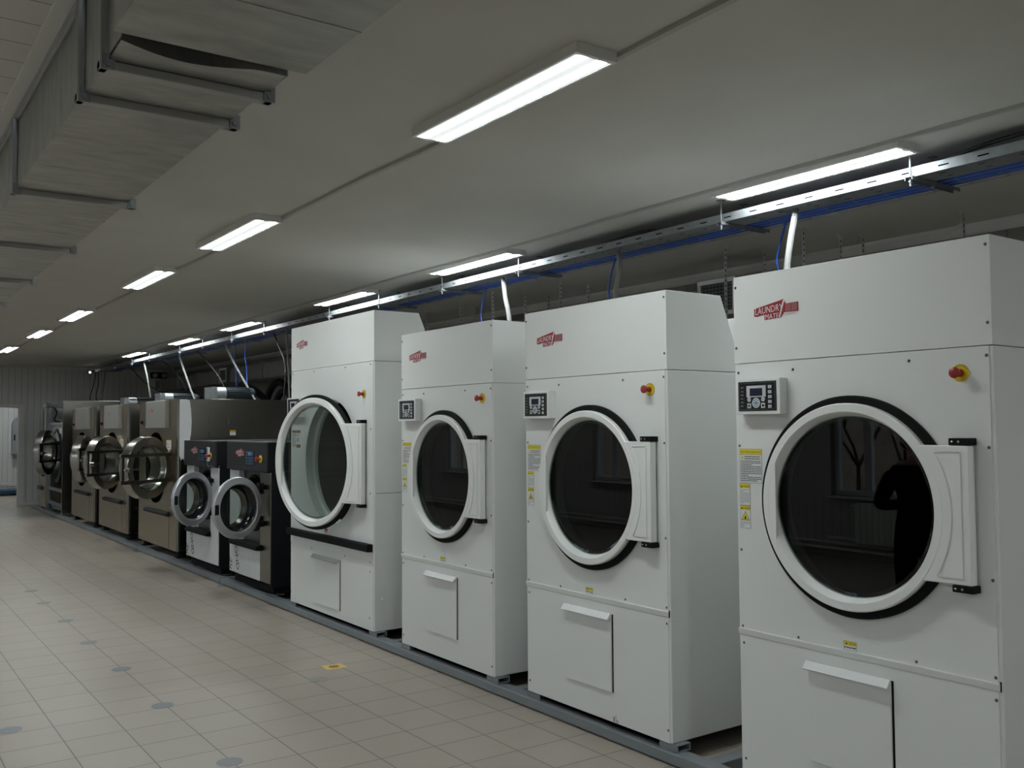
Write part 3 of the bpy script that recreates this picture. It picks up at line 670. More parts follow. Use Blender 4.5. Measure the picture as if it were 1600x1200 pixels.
def big_washer():
    w, D, zb, zt = 1.78, 1.75, .145, 1.972
    root = thing('industrial_washer', '', 'washing machine', (3.27, 0, 0), R(-90))
    ox = w-.95
    m = MB(); m.box(0, .02, .02, D, zb, zt); m.box(w-.02, w, .035, D, zb, zt); m.box(.02, w-.02, D-.02, D, zb, zt); m.box(.02, w-.02, .02, D-.02, zt-.02, zt); m.box(.02, w-.02, .02, D-.02, zb, zb+.02)
    obj('cabinet', m, 'ssv', root, bevel=.003)
    m = MB(); m.plate_hole(.0, w-.03, zb, zt-.002, ox, 1.12, .44, 0, .02); obj('front_panel', m, 'ss', root)
    m = MB(); m.prism([(w-.03, .0), (w-.012, .006), (w, .022), (w, .035), (w-.03, .02)], 'z', zb, zt-.002); obj('corner_post', m, 'ssv', root)
    m = MB(); m.box(.30, w-.33, -.006, 0, zb+.012, .648); obj('service_panel', m, 'ss', root, bevel=.002)
    m = MB(); m.lathe([(.448, .0), (.446, -.012), (.40, -.016), (.37, .02), (.37, .12), (.30, .20)], (ox, 0, 1.12), 'y', 72); obj('door_seal', m, 'void', root)
    m = MB(); m.lathe([(.30, .20), (.44, .22), (.44, 1.2), (0, 1.2)], (ox, 0, 1.12), 'y', 72); obj('drum', m, 'perf', root)
    cbx = obj('control_cover', MB().box(w-1.24, w-.33, -.06, 0, 1.62, 1.966), pmat('satin cover steel', (.36, .355, .33), .45, .6), root, bevel=.006)
    logo(root, w-1.10, 1.845, .85, -.0615)
    m = MB(); m.mi = 0; m.box(.12, .22, -.003, 0, 1.665, 1.70); m.mi = 1; m.cyl((.17, -.03, 1.70), (.17, 0, 1.70), .02, 14); m.mi = 0; m.box(.165, .175, -.034, -.03, 1.69, 1.74); obj('main_switch', m, ['red', 'black'], root)
    m = MB(); m.prism([(0, .540), (-.045, .545), (-.05, .575), (-.035, .592), (0, .598)], 'x', w-1.36, w-.30); obj('bumper_bar', m, 'darktrim', root, bevel=.004)
    m = MB(); m.mi = 0; m.box(w-.47, w-.27, -.0012, 0, 1.36, 1.47); m.box(w-.47, w-.34, -.0012, 0, 1.285, 1.36); m.mi = 1; m.box(w-.46, w-.28, -.0016, -.0012, 1.445, 1.466); m.mi = 2; lines(m, w-.46, w-.35, 1.44, 1.30, 8, -.0016); lines(m, w-.34, w-.28, 1.44, 1.37, 4, -.0016); obj('warning_label', m, ['paper', 'yellow', 'ink'], root)
    m = MB(); m.cyl((w-.62, -.05, .945), (w-.62, 0, .945), .05, 20); m.cyl((w-.62, -.075, .945), (w-.62, -.05, .945), .018, 12); obj('drain_knob', m, 'black', root)
    m = MB(); m.box(w-.58, w-.50, -.06, .02, 1.26, 1.36); m.box(w-.58, w-.50, -.06, .02, .94, 1.04); obj('hinge_block', m, 'black', root, bevel=.006)
    for x in (.1, w-.1):
        for yy in (.03, 1.5):
            m = MB(); m.box(x-.07, x+.07, yy, yy+.12, .060, .068); m.cyl((x, yy+.06, .068), (x, yy+.06, .145), .045, 16); obj('foot', m, 'black', root)
    m = MB(); m.box(.06, w-.06, .10, D-.1, .10, .145); obj('plinth', m, 'black', root)
    # side access panel
    s = w+.002
    m = MB(); m.box(w, s, .395, .935, 1.50, 1.717); sp = obj('side_hatch', m, 'ssv', root, bevel=.001)
    m = MB(); m.cyl((s, .61, 1.70), (s+.015, .61, 1.70), .012, 12); m.box(s, s+.012, .597, .623, 1.66, 1.73); obj('hatch_latch', m, 'chrome', sp)
    m = MB(); m.mi = 0; m.box(s, s+.001, .632, .706, 1.527, 1.591); m.mi = 1; m.box(s+.001, s+.0013, .632, .706, 1.565, 1.591); obj('hatch_label', m, ['paper', 'yellow'], sp)
    for yy, z in ((.38, 1.69), (.38, 1.53), (.945, 1.69), (.945, 1.53)):
        m = MB(); m.box(w, w+.006, yy-.008, yy+.008, z-.03, z+.03); obj('hatch_hinge', m, 'raildark', root)
    motor_parts(root, w-.65, .58, 2.06)
    washer_door(root, w-.40, 1.15, .37, .42, 124, 'big')
    return root
GW = 'stainless industrial washers'
W1 = big_washer(); W1.location.y = 13.33
tag(W1, 'nearest stainless industrial washer, standing behind the black washing machines', 'washing machine', GW)
W2 = copy_tree(W1); W2.location.y = 15.74; tag(W2, 'second stainless industrial washer, between two other stainless washers', 'washing machine', GW)
W3 = copy_tree(W1); W3.location.y = 17.90; tag(W3, 'third stainless industrial washer, right beside the open-framed machine', 'washing machine', GW)
for W, a in ((W2, 132), (W3, 152)):
    for c in W.children:
        if c.name.split('.')[0] == 'door': c.rotation_euler.z = R(a)
m = MB(); m.prism([(.022, 1.965), (.10, 1.966), (.14, 1.955), (.155, 1.85), (.165, 1.70), (.158, 1.55), (.135, 1.42), (.11, 1.33), (.095, 1.27), (.075, 1.235), (.06, 1.26), (.045, 1.235), (.03, 1.27), (.022, 1.30)], 'x', 1.7805, 1.7825)
obj('film_remnant', m, pmat('white film scrap', (.85, .86, .88), .4), W1)
m = MB(); m.box(.32, .52, -.002, 0, 1.72, 1.90); obj('paper_sheet', m, 'paper', W2)

# farthest machine: cladding off on its front
def open_washer():
    w, D, zb, zt = 2.40, 1.75, .10, 2.145
    t = thing('barrier_washer', 'farthest stainless machine with its front cladding removed, beside the end wall', 'washing machine', (3.25, 21.10, 0), R(-90))
    m = MB(); m.box(w-.03, w, 0, D, zb, zt); obj('side_panel', m, 'ssv', t, bevel=.003)
    m = MB(); m.box(.70, w-.03, .25, D, zt-.03, zt-.005); m.box(0, .02, .05, D, zb, zt); m.box(.02, w-.03, D-.03, D, zb, zt); obj('rear_cladding', m, 'ssv', t)
    m = MB(); m.box(.02, .70, .0, .5, zb, 1.05); obj('lower_cover', m, 'ss', t, bevel=.005)
    m = MB(); m.box(.12, .40, .05, .35, 1.05, 2.05); obj('electrical_box', m, 'film', t, bevel=.004)
    m = MB()
    for x in (.55, .72): m.box(x, x+.06, .02, .08, zb, zt)
    m.box(.55, w-.03, .02, .08, 2.06, 2.12); m.box(.72, w-.03, .03, .08, .46, .52); m.box(.72, w-.03, .03, .08, .19, .25); m.box(.72, w-.03, .10, .16, .10, .15); m.box(.72, w-.03, .3, .36, 2.06, 2.10)
    obj('frame', m, 'rail', t, bevel=.004)
    obj('shelf', MB().box(.62, w-.03, .05, .9, 1.72, 1.75), 'film', t)
    m = MB(); m.box(1.2, 2.0, .25, .65, 1.75, 1.93); m.box(1.45, 1.9, .2, .5, 1.93, 1.99)
    for k in range(5): m.box(1.4+.1*k, 1.44+.1*k, .19, .2, 1.80, 1.9)
    obj('inverter', m, 'black', t, bevel=.01)
    m = MB(); m.tube(spline([(.80, .1, 2.08), (.9, .15, 1.95), (.85, .12, 1.80), (1.0, .2, 1.76)]), .015, 8); m.tube(spline([(1.7, .3, 1.99), (1.72, .25, 2.04), (1.9, .2, 2.06)]), .012, 8); obj('wiring', m, 'cable', t)
    m = MB(); m.box(.60, 1.55, .10, .13, 1.40, 1.72); m.box(1.55, 1.7, .12, .2, 1.35, 1.72); obj('inner_sheet', m, 'film', t, bevel=.004)
    m = MB(); m.box(.6, w-.03, .5, .53, .10, 1.4); obj('inner_bulkhead', m, 'blackpaint', t)
    m = MB(); m.lathe([(.50, .30), (.52, .10), (.46, .08), (.42, .2), (.42, .45)], (1.25, 0, 1.12), 'y', 64, closed=True); obj('drum_mouth', m, 'drum', t)
    m = MB(); m.cyl((1.85, .35, .70), (2.3, .35, .70), .15, 28); m.cyl((1.75, .35, .70), (1.85, .35, .70), .07, 20); m.box(1.8, 2.3, .25, .45, .52, .58); obj('copper_motor', m, 'copper', t)
    m = MB(); m.box(.05, .45, -.045, 0, .43, .50); obj('bumper_bar', m, 'raildark', t, bevel=.005)
    for x in (.15, .68, w-.12):
        m = MB(); m.box(x-.06, x+.06, .02, .14, .060, .105); obj('foot', m, 'rail', t)
    washer_door(t, w-.85, 1.2, .41, .47, 150, 'big')
    m = MB(); m.tube(spline([(.45, -.02, 1.0), (.5, -.05, .85), (.6, -.02, .72)]), .03, 10); obj('hose', m, 'black', t)
    return t
open_washer()

# ------------------------------------------------------------------ galvanized air duct over the aisle
def air_duct():
    x0, x1, zb = .612, 1.088, 2.685
    t = thing('air_duct', 'large rectangular sheet metal air duct along the ceiling at upper left', 'air duct')
    fl = [2.92, 3.25, 4.70, 6.10, 7.55, 9.0, 10.45, 11.9, 13.35, 14.8, 16.25, 17.7, 19.15, 20.6, 22.05]
    m = MB(); m.box(.588, 1.155, -3.3, 2.73, 2.705, H-.004)
    for y in (-1.9, -.5, .35, .9, 1.4, 1.95, 2.35): m.box(.586, 1.157, y-.003, y+.003, 2.703, H-.004)
    obj('near_section', m, 'duct', t)
    # sagging lip of the flexible joint
    m = MB(); N = 14; vs = []
    for k in range(N+1):
        u = k/N; x = x0+(1.10-x0)*u; s = math.sin(math.pi*min(1, u*1.25))**1 if u < .8 else 0
        ye = 2.745+.065*max(0, s); vs.append((x, ye, 2.692)); vs.append((x, 2.93, zb)); vs.append((x, ye+.006, 2.74)); 
    fs = []
    for k in range(N):
        a = 3*k; b = a+3; fs += [(a, a+1, b+1, b), (a, b, b+2, a+2)]
    m.add(vs, fs, True); m.box(x0-.001, x0+.003, 2.74, 2.93, 2.70, H-.004); m.box(1.096, 1.10, 2.74, 2.93, 2.69, H-.004)
    obj('joint_lip', m, 'duct', t, recalc=False)
    prev = 2.93
    for i, y in enumerate(fl[1:]):
        m = MB(); a, b = prev+.012, y-.012
        m.box(x0, x1, a, b, zb, H-.004)
        n = max(2, int((b-a)/.36))
        for k in range(1, n):
            yy = a+(b-a)*k/n; h = .006 if k != n//2 else .014; wd_ = .004 if k != n//2 else .016
            m.prism([(yy-wd_, zb), (yy, zb-h*.6), (yy+wd_*.5, zb)], 'x', x0+.004, x1-.004)
            m.prism([(yy-wd_, x0), (yy, x0-h*.4), (yy+wd_*.5, x0)], 'z', zb+.01, H-.01) if False else None
        obj('duct_section', m, 'duct', t); prev = y
    for y in fl:
        m = MB(); a = .028
        m.box(x0-a+.004, x1+a, y-.020, y+.020, zb-a, zb); m.box(x0-a+.004, x0, y-.018, y+.018, zb-a, H-.004); m.box(x1, x1+a, y-.018, y+.018, zb-a, H-.004)
        f = obj('flange', m, 'ductframe', t, bevel=.003)
        for xx in (x0-.002, x1+.012):
            m = MB(); m.cyl((xx, y-.034, zb-.012), (xx, y+.034, zb-.012), .011, 10); m.box(xx-.018, xx+.018, y-.028, y-.020, zb-.03, zb+.018)
            obj('corner_bolt', m, 'galv', f)
    return t
air_duct()

# ------------------------------------------------------------------ cable tray above the machines
def cable_tray():
    x0, x1, zb, zt = 4.42, 4.60, 2.862, 2.912
    t = thing('cable_tray', 'long galvanized perforated cable tray hung under the ceiling above the machines', 'cable tray')
    m = MB(); m.mi = 0; a, b = -3.2, 21.9
    m.box(x0, x0+.0015, a, b, zb, zt); m.box(x1-.0015, x1, a, b, zb, zt); m.box(x0, x1, a, b, zb, zb+.0015); m.box(x0, x0+.012, a, b, zt, zt+.0015); m.box(x1-.012, x1, a, b, zt, zt+.0015)
    m.mi = 1; y = a+.1
    while y < b-.1:
        m.box(x0-.0006, x0, y, y+.055, zb+.022, zb+.029); m.box(x0+.05, x0+.057, y+.05, y+.08, zb-.0006, zb); m.box(x0+.12, x0+.127, y+.05, y+.08, zb-.0006, zb); y += .20
    obj('tray_channel', m, ['galv', 'void'], t)
    for y in (2.15, 5.2, 8.0, 11.0, 14.0, 17.0, 20.0):
        obj('splice_plate', MB().box(x0-.003, x0-.0008, y-.04, y+.04, zb+.006, zt-.004), 'galv', t)
    return t
cable_tray()
HY = [1.4, 2.70, 3.97, 6.12, 7.31, 8.55, 9.75, 11.75, 13.0, 14.3, 15.5, 17.35, 18.6, 20.0, 21.3]
def hanger0():
    t = thing('tray_hanger', '', 'hanger')
    for x, zz in ((4.410, 2.815), (4.620, 2.84)):
        m = MB(); m.cyl((x, 0, zz), (x, 0, H), .005, 10); m.cyl((x, 0, 2.834), (x, 0, 2.842), .011, 6); r = obj('threaded_rod', m, 'galv', t)
        obj('ceiling_anchor', MB().box(x-.022, x+.022, -.016, .016, H-.006, H), 'galv', r)
    m = MB(); m.box(4.39, 4.84, -.022, -.019, 2.842, 2.862); m.box(4.39, 4.84, -.022, .020, 2.8585, 2.8615); m.box(4.39, 4.84, .017, .020, 2.842, 2.862); obj('bracket', m, 'galv', t)
    return t
h0 = hanger0()
for i, y in enumerate(HY):
    o = h0 if i == 0 else copy_tree(h0); o.location.y = y
    k = ['right edge of the view', 'near end of the nearest lamp', 'far end of the nearest lamp', 'near end of the second lamp', 'far end of the second lamp'][i] if i < 5 else None
    tag(o, ('threaded rod hanger holding the cable tray at the %s' % k) if k else 'threaded rod hanger, %s in the row along the cable tray from the viewer' % ['sixth', 'seventh', 'eighth', 'ninth', 'tenth', 'eleventh', 'twelfth', 'thirteenth', 'fourteenth', 'fifteenth'][i-5], 'hanger', 'rod hangers of the cable tray')
def basket():
    t = thing('wire_basket', 'wire basket running beside the cable tray and carrying blue cables', 'wire basket')
    m = MB(); y = -3.0
    while y < 21.8:
        m.tube([(4.655, y, 2.915), (4.655, y, 2.864), (4.815, y, 2.864), (4.815, y, 2.915)], .002, 5); y += .2
    for x, z in ((4.655, 2.914), (4.655, 2.885), (4.655, 2.8645), (4.71, 2.862), (4.76, 2.862), (4.815, 2.8645), (4.815, 2.914)): m.tube([(x, -3.0, z), (x, 21.8, z)], .002, 5)
    obj('wire_mesh', m, 'galv', t)
basket()
for k, (x, z, r, lab) in enumerate(((4.676, 2.880, .0135, 'nearest the tray'), (4.700, 2.877, .010, 'second from the tray'), (4.724, 2.880, .0135, 'in the middle'), (4.750, 2.877, .010, 'fourth from the tray'), (4.782, 2.882, .0155, 'on the wall side'))):
    rnd = random.Random(k); pts = [(x+rnd.uniform(-.004, .004), -3.0+.5*j, z+rnd.uniform(0, .006)) for j in range(50)]
    tag(obj('blue_cable', MB().tube(spline(pts, 2), r, 8), 'bluecable'), 'blue cable lying in the wire basket, %s' % lab, 'cable', 'blue cables in the wire basket')
# black cable bulging over the tray edge
tag(obj('black_cable', MB().tube(spline([(4.50, 3.6, 2.87), (4.50, 2.75, 2.89), (4.46, 2.45, 2.935), (4.46, 2.15, 2.955), (4.48, 1.8, 2.94), (4.5, 1.4, 2.885), (4.5, 0, 2.88)], 10), .011, 8), 'cable'), 'black cable arching over the tray at the right edge', 'cable', 'black cables in the cable tray')
tag(obj('black_cable', MB().tube(spline([(4.50, 7.2, 2.87), (4.50, 5.6, 2.885), (4.46, 5.1, 2.925), (4.46, 4.7, 2.935), (4.5, 4.3, 2.90), (4.5, 3.7, 2.873)], 10), .010, 8), 'cable'), 'black cable arching over the tray above the third dryer', 'cable', 'black cables in the cable tray')

# ------------------------------------------------------------------ conduits dropping to the machines
def drop(name, pts, r, mat, label, cat, group=None):
    tag(obj(name, MB().tube(spline(pts, 8), r, 10), mat), label, cat, group)
GC = 'conduits dropping from the tray to the machines'
drop('power_conduit', [(4.51, 3.485, 2.872), (4.48, 3.475, 2.80), (4.42, 3.455, 2.68), (4.35, 3.43, 2.507), (4.28, 3.38, 2.30), (4.24, 3.2, 2.0), (4.24, 3.06, 1.5), (4.24, 3.06, .1)], .018, 'conduit', 'white conduit running down behind the nearest dryer', 'conduit', GC)
drop('power_conduit', [(4.50, 5.03, 2.872), (4.50, 5.02, 2.83), (4.43, 4.93, 2.72), (4.40, 4.93, 2.60), (4.33, 4.86, 2.48), (4.2, 4.6, 2.18)], .017, 'conduitgrey', 'grey wavy conduit running down behind the second dryer', 'conduit', GC)
drop('power_conduit', [(4.50, 6.48, 2.872), (4.48, 6.43, 2.80), (4.42, 6.32, 2.66), (4.34, 6.16, 2.50), (4.25, 6.0, 2.30), (4.2, 5.8, 2.18)], .019, 'conduit', 'white conduit running down behind the third dryer', 'conduit', GC)
drop('power_conduit', [(4.50, 11.2, 2.875), (4.50, 11.22, 2.83), (4.44, 11.05, 2.62), (4.38, 10.86, 2.30), (4.30, 10.62, 1.85), (4.2, 10.4, 1.49)], .010, 'conduitgrey', 'grey conduit hanging beside the wide dryer', 'conduit', GC)
for (yw, la) in ((13.33, 'nearest stainless washer'), (15.74, 'second stainless washer'), (17.9, 'third stainless washer'), (20.9, 'open-framed machine')):
    d = {13.33: [(4.5, 13.54, 2.872), (4.5, 13.5, 2.80), (4.46, 13.0, 2.5), (4.42, 12.4, 2.18), (4.38, 12.0, 1.99), (4.36, 11.9, 1.972)],
         15.74: [(4.5, 15.85, 2.872), (4.5, 15.82, 2.80), (4.44, 15.3, 2.5), (4.36, 14.7, 2.2), (4.30, 14.25, 2.0), (4.28, 14.2, 1.972)],
         17.9: [(4.5, 18.08, 2.872), (4.5, 18.05, 2.82), (4.44, 17.6, 2.55), (4.36, 17.1, 2.25), (4.30, 16.75, 2.0), (4.28, 16.7, 1.972)],
         20.9: [(4.5, 21.3, 2.872), (4.5, 21.25, 2.80), (4.42, 21.0, 2.5), (4.32, 20.7, 2.2), (4.3, 20.6, 2.145)]}[yw]
    drop('power_conduit', d, .015, 'conduit' if yw != 13.33 else 'conduitgrey', 'conduit slanting down from the tray to the %s' % la, 'conduit', GC)
GBL = 'thin blue network cables'
for (x, y, z1, la) in ((4.72, 3.72, 2.3, 'behind the nearest dryer'), (4.72, 5.30, 2.3, 'behind the second dryer'), (4.72, 7.05, 2.3, 'behind the third dryer'), (4.6, 12.9, 2.0, 'above the nearest stainless washer'), (4.6, 13.35, 2.0, 'farther along above the nearest stainless washer')):
    drop('network_cable', [(x, y, 2.865), (x-.02, y+.03, 2.74), (x-.01, y+.07, 2.60), (x-.02, y-.02, 2.45), (x-.1, y-.3, z1)], .006 if y < 10 else .004, 'bluecable', 'thin blue cable dangling %s' % la, 'cable', GBL)
GK = 'black cables hanging at the far end'
for k, pts in enumerate(([(4.45, 21.9, 2.86), (4.4, 21.85, 2.6), (4.32, 21.8, 2.3), (4.35, 21.7, 2.16)], [(4.5, 21.9, 2.86), (4.48, 21.8, 2.6), (4.42, 21.7, 2.3), (4.5, 21.6, 2.16)], [(4.6, 19.6, 2.86), (4.9, 19.6, 2.55), (5.2, 19.5, 2.35), (5.6, 19.3, 2.2)], [(4.6, 17.4, 2.86), (4.75, 17.2, 2.7), (4.85, 16.8, 2.4), (4.9, 16.5, 2.0)], [(4.6, 15.2, 2.86), (4.72, 15.0, 2.65), (4.8, 14.6, 2.35), (4.8, 14.3, 2.0)], [(4.6, 11.9, 2.86), (4.62, 11.8, 2.7), (4.6, 11.5, 2.4), (4.5, 11.3, 1.98)])):
    drop('hanging_cable', pts, .009, 'cable', ['black cable hanging at the end of the tray by the end wall', 'black cable second from the end of the tray', 'black cable looping above the farthest machine', 'black cable drooping above the third stainless washer', 'black cable drooping above the second stainless washer', 'black cable drooping above the nearest stainless washer'][k], 'cable', GK)

# ------------------------------------------------------------------ along the back wall
def strap0():
    t = thing('mounting_strap', '', 'strap'); m = MB(); m.mi = 0; m.box(-.015, .015, -.0015, .0015, -.62, -.002); m.box(-.015, .04, -.0015, .02, -.004, 0); m.mi = 1
    for k in range(15): m.box(-.005, .005, -.0022, -.0015, -.05-.04*k, -.035-.04*k)
    obj('perforated_strip', m, ['straps', 'ink'], t); return t
s0 = strap0()
SP = [(6.03, 3.32), (5.503, 4.195), (5.976, 4.228), (6.075, 4.108), (5.945, 4.908), (5.522, 4.936), (5.96, 7.10), (5.605, 7.09), (5.98, 7.77), (5.70, 7.80), (5.414, 7.97), (5.59, 8.86), (5.90, 9.05), (5.74, 9.87)]
SL = ['above the right edge of the nearest dryer', 'left of the white conduit of the nearest dryer', 'in the middle above the nearest dryer', 'dark, beside the middle strap above the nearest dryer', 'above the left part of the nearest dryer', 'in front of the ventilation grille', 'above the middle of the second dryer, wall side', 'above the middle of the second dryer, aisle side', 'above the left of the second dryer, wall side', 'above the left of the second dryer', 'between second and third dryer', 'above the middle of the third dryer', 'above the left of the third dryer', 'right beside the wide dryer hood']
for i, (x, y) in enumerate(SP):
    o = s0 if i == 0 else copy_tree(s0); o.location = (x, y, H)
    tag(o, 'perforated metal strap hanging from the ceiling %s' % SL[i], 'strap', 'perforated straps hanging near the back wall')
def grille_plenum(name, label, x, y0, y1, z0, z1, depth):
    t = thing(name, label, 'ventilation grille', (x, 0, 0))
    m = MB(); m.box(.004, depth, y0+.01, y1-.01, z0+.01, z1-.01); obj('plenum_box', m, 'galv', t)
    m = MB(); b = .035; m.box(-.008, .004, y0, y1, z0, z0+b); m.box(-.008, .004, y0, y1, z1-b, z1); m.box(-.008, .004, y0, y0+b, z0+b, z1-b); m.box(-.008, .004, y1-b, y1, z0+b, z1-b); obj('grille_frame', m, 'frame', t, bevel=.003)
    m = MB(); m.mi = 0; m.box(.002, .004, y0+b, y1-b, z0+b, z1-b); m.mi = 1
    n = 8
    for k in range(n): z = z0+b+(z1-z0-2*b)*(k+.5)/n; m.box(-.004, .002, y0+b, y1-b, z-.004, z+.004)
    n = 9
    for k in range(n): y = y0+b+(y1-y0-2*b)*(k+.5)/n; m.box(-.006, -.003, y-.003, y+.003, z0+b, z1-b)
    obj('grille_slats', m, ['ink', 'conduitgrey'], t)
    return t
grille_plenum('ventilation_grille', 'white framed ventilation grille behind the second dryer hood', 5.80, 5.08, 5.49, 2.50, 2.80, .35)
tag(obj('round_duct', MB().cyl((5.95, 5.48, 2.685), (5.95, 12.0, 2.685), .075, 28), 'galv'), 'round galvanized duct behind the dryer hoods joining the grille', 'air duct')
def back_duct():
    t = thing('back_wall_duct', 'rectangular sheet metal duct along the back wall above the far washers', 'air duct', (6.0, 0, 0))
    ys = [12.3, 13.6, 14.95, 16.05, 17.2, 18.5, 19.8, 21.2, 22.6]
    for a, b in zip(ys, ys[1:]):
        obj('duct_section', MB().box(0, .38, a+.015, b-.015, 2.50, 2.755), 'duct', t)
    for y in ys: obj('flange', MB().box(-.025, .40, y-.015, y+.015, 2.475, 2.78), 'ductframe', t)
    return t
back_duct()
grille_plenum('ventilation_grille', 'small white ventilation grille on the duct above the nearest stainless washer', 5.96, 17.86, 18.28, 2.51, 2.78, .03)
GH = 'black drain hoses behind the washers'
for k, (y0, rr) in enumerate(((14.0, .62), (14.0, .48))):
    yc = y0+.28; pts = [(5.6, yc-rr, .06), (5.6, yc-rr, 1.0)]+[(5.6, yc-rr*math.cos(q), 1.72+rr*math.sin(q)) for q in [math.pi*j/16 for j in range(17)]]+[(5.6, yc+rr, 1.0), (5.6, yc+rr, .06)]
    tag(obj('flexible_hose', MB().tube([(5.6+.1*k, p[1], p[2]) for p in pts], .055, 12), 'black'), 'thick black hose arching behind the washers, %s' % ('outer of the pair' if k == 0 else 'inner of the pair'), 'hose', GH)
tag(obj('flexible_hose', MB().tube(spline([(4.5, 13.4, 1.99), (4.7, 13.6, 2.17), (5.0, 13.8, 2.2), (5.3, 13.9, 2.0)]), .05, 12), 'black'), 'black hose bending beside the motor on the nearest stainless washer', 'hose', GH)
tag(obj('flexible_hose', MB().tube(spline([(4.2, 15.9, 1.98), (4.35, 16.0, 2.15), (4.7, 16.1, 2.2), (5.2, 16.2, 2.0)]), .05, 12), 'black'), 'black hose bending over the top of the second stainless washer', 'hose', GH)
t = thing('emergency_light', 'twin-headed emergency light box high on the end wall', 'emergency light', (5.98, YE, 0))
obj('box', MB().box(-.11, .11, -.06, 0, 2.52, 2.78), 'frame', t, bevel=.008); obj('face_plate', MB().box(-.075, .075, -.064, -.06, 2.55, 2.75), 'greyink', t); obj('mount_plate', MB().box(-.17, .19, -.03, 0, 2.80, 2.94), 'black', t)
for x in (-.08, .12):
    m = MB(); m.lathe([(0, -.11), (.05, -.10), (.055, -.05), (.02, -.03)], (x, 0, 2.865), 'y', 20); obj('lamp_head', m, 'keygrey', t)
t = thing('spotlight', 'small lit spotlight on the end of the cable tray by the end wall', 'spotlight', (4.32, 21.9, 0))
obj('arm', MB().box(-.02, .12, -.02, .02, 2.86, 2.89), 'raildark', t); m = MB(); m.lathe([(.035, -.06), (.04, .0), (.02, .04), (0, .045)], (0, 0, 2.85), 'y', 20); obj('spot_body', m, 'raildark', t)
m = MB(); m.disc((0, 2.85), .016, -.058, -.05, 20); obj('bulb', m, emat('spot bulb', (1, .97, .9), 12), t)
# ------------------------------------------------------------------ floor stickers
MK = [((.76, 5.742), 'at the left edge, apart from the row'), ((1.553, 4.564), 'nearest of the straight row'), ((1.548, 5.718), 'second of the straight row'), ((1.556, 6.743), 'third of the straight row'), ((1.545, 7.729), 'fourth of the straight row'), ((1.56, 8.72), 'fifth of the straight row'), ((1.556, 9.744), 'sixth of the straight row'), ((1.57, 10.555), 'farthest of the straight row'), ((2.513, 5.704), 'faint, beside the yellow floor sign')]
mk = MB(); mk.prism([(.062*math.cos(2*math.pi*k/36), .062*math.sin(2*math.pi*k/36)) for k in range(36)], 'z', 0, .0012)
m0 = obj('floor_marker', mk, 'marker'); m1 = None
for i, ((x, y), lab) in enumerate(MK):
    o = m0 if i == 0 else m0.copy()
    if i: COL.objects.link(o)
    o.location = (x, y, 0)
    if i == 8: o.data = m0.data.copy(); o.data.materials[0] = M['markerfaint']
    tag(o, 'round grey sticker on the floor tiles, %s' % lab, 'floor sticker', 'round grey floor stickers')
t = thing('floor_sign', 'square yellow sticker with brown emblem on the floor tiles', 'floor sticker', (2.728, 5.943, 0), R(-2))
obj('sticker', MB().box(-.072, .072, -.062, .062, 0, .0012), 'signyellow', t)
m = MB(); m.lathe([(.034, .0012), (.034, .0018), (.022, .0018), (.022, .0012)], (0, 0, 0), 'z', 28, closed=True); m.box(-.016, .016, -.010, .010, .0012, .0017); m.box(-.02, .02, -.014, -.011, .0012, .0017); obj('emblem', m, 'signbrown', t)
# ------------------------------------------------------------------ beyond the doorway
t = thing('platform_scale', 'low blue platform scale on the floor beyond the doorway', 'scale', (2.9, 26.6, 0))
obj('platform', MB().box(-.9, .72, -.4, .4, .04, .14), 'blue', t, bevel=.02); obj('label_plate', MB().box(.05, .20, -.403, -.399, .065, .115), 'paper', t)
for x in (-.8, .62):
    for y in (-.3, .3): obj('foot', MB().box(x-.04, x+.04, y-.04, y+.04, 0, .04), 'black', t)
t = thing('wall_cabinet', 'tall grey round-topped cabinet on the wall beyond the doorway', 'cabinet', (3.70, YR, 0))
obj('case', MB().prism([(-.13, 1.0), (.35, 1.0), (.35, 1.95)]+arc(.11, 1.75, .24, .35, math.pi, 10), 'y', -.25, 0), 'greyink', t, bevel=.01); obj('handle', MB().box(-.10, -.07, -.28, -.25, 1.35, 1.5), 'black', t)
# ------------------------------------------------------------------ window side
t = thing('radiator', 'white ribbed radiator under the window, mirrored in the nearest dryer door', 'radiator', (XW+.004, 6.35, 0))
for k in range(12):
    m = MB(); y = -.46+.08*k; m.box(.05, .13, y, y+.072, .20, .68); obj('rib', m, 'radiator', t, bevel=.012)
m = MB(); m.cyl((.09, -.7, .24), (.09, .9, .24), .016, 12); m.cyl((.09, -.7, .64), (.09, .55, .64), .016, 12); obj('pipe', m, 'radiator', t)
m = MB(); m.box(0, .05, -.3, -.26, .55, .62); m.box(0, .05, .26, .30, .55, .62); obj('wall_bracket', m, 'radiator', t)
for z in (.10, .17): tag(obj('heating_pipe', MB().cyl((XW+.06, YN+.05, z), (XW+.06, YE-.05, z), .018, 12), 'radiator'), 'white heating pipe along the window wall, %s of the two' % ('lower' if z < .15 else 'upper'), 'pipe', 'heating pipes')
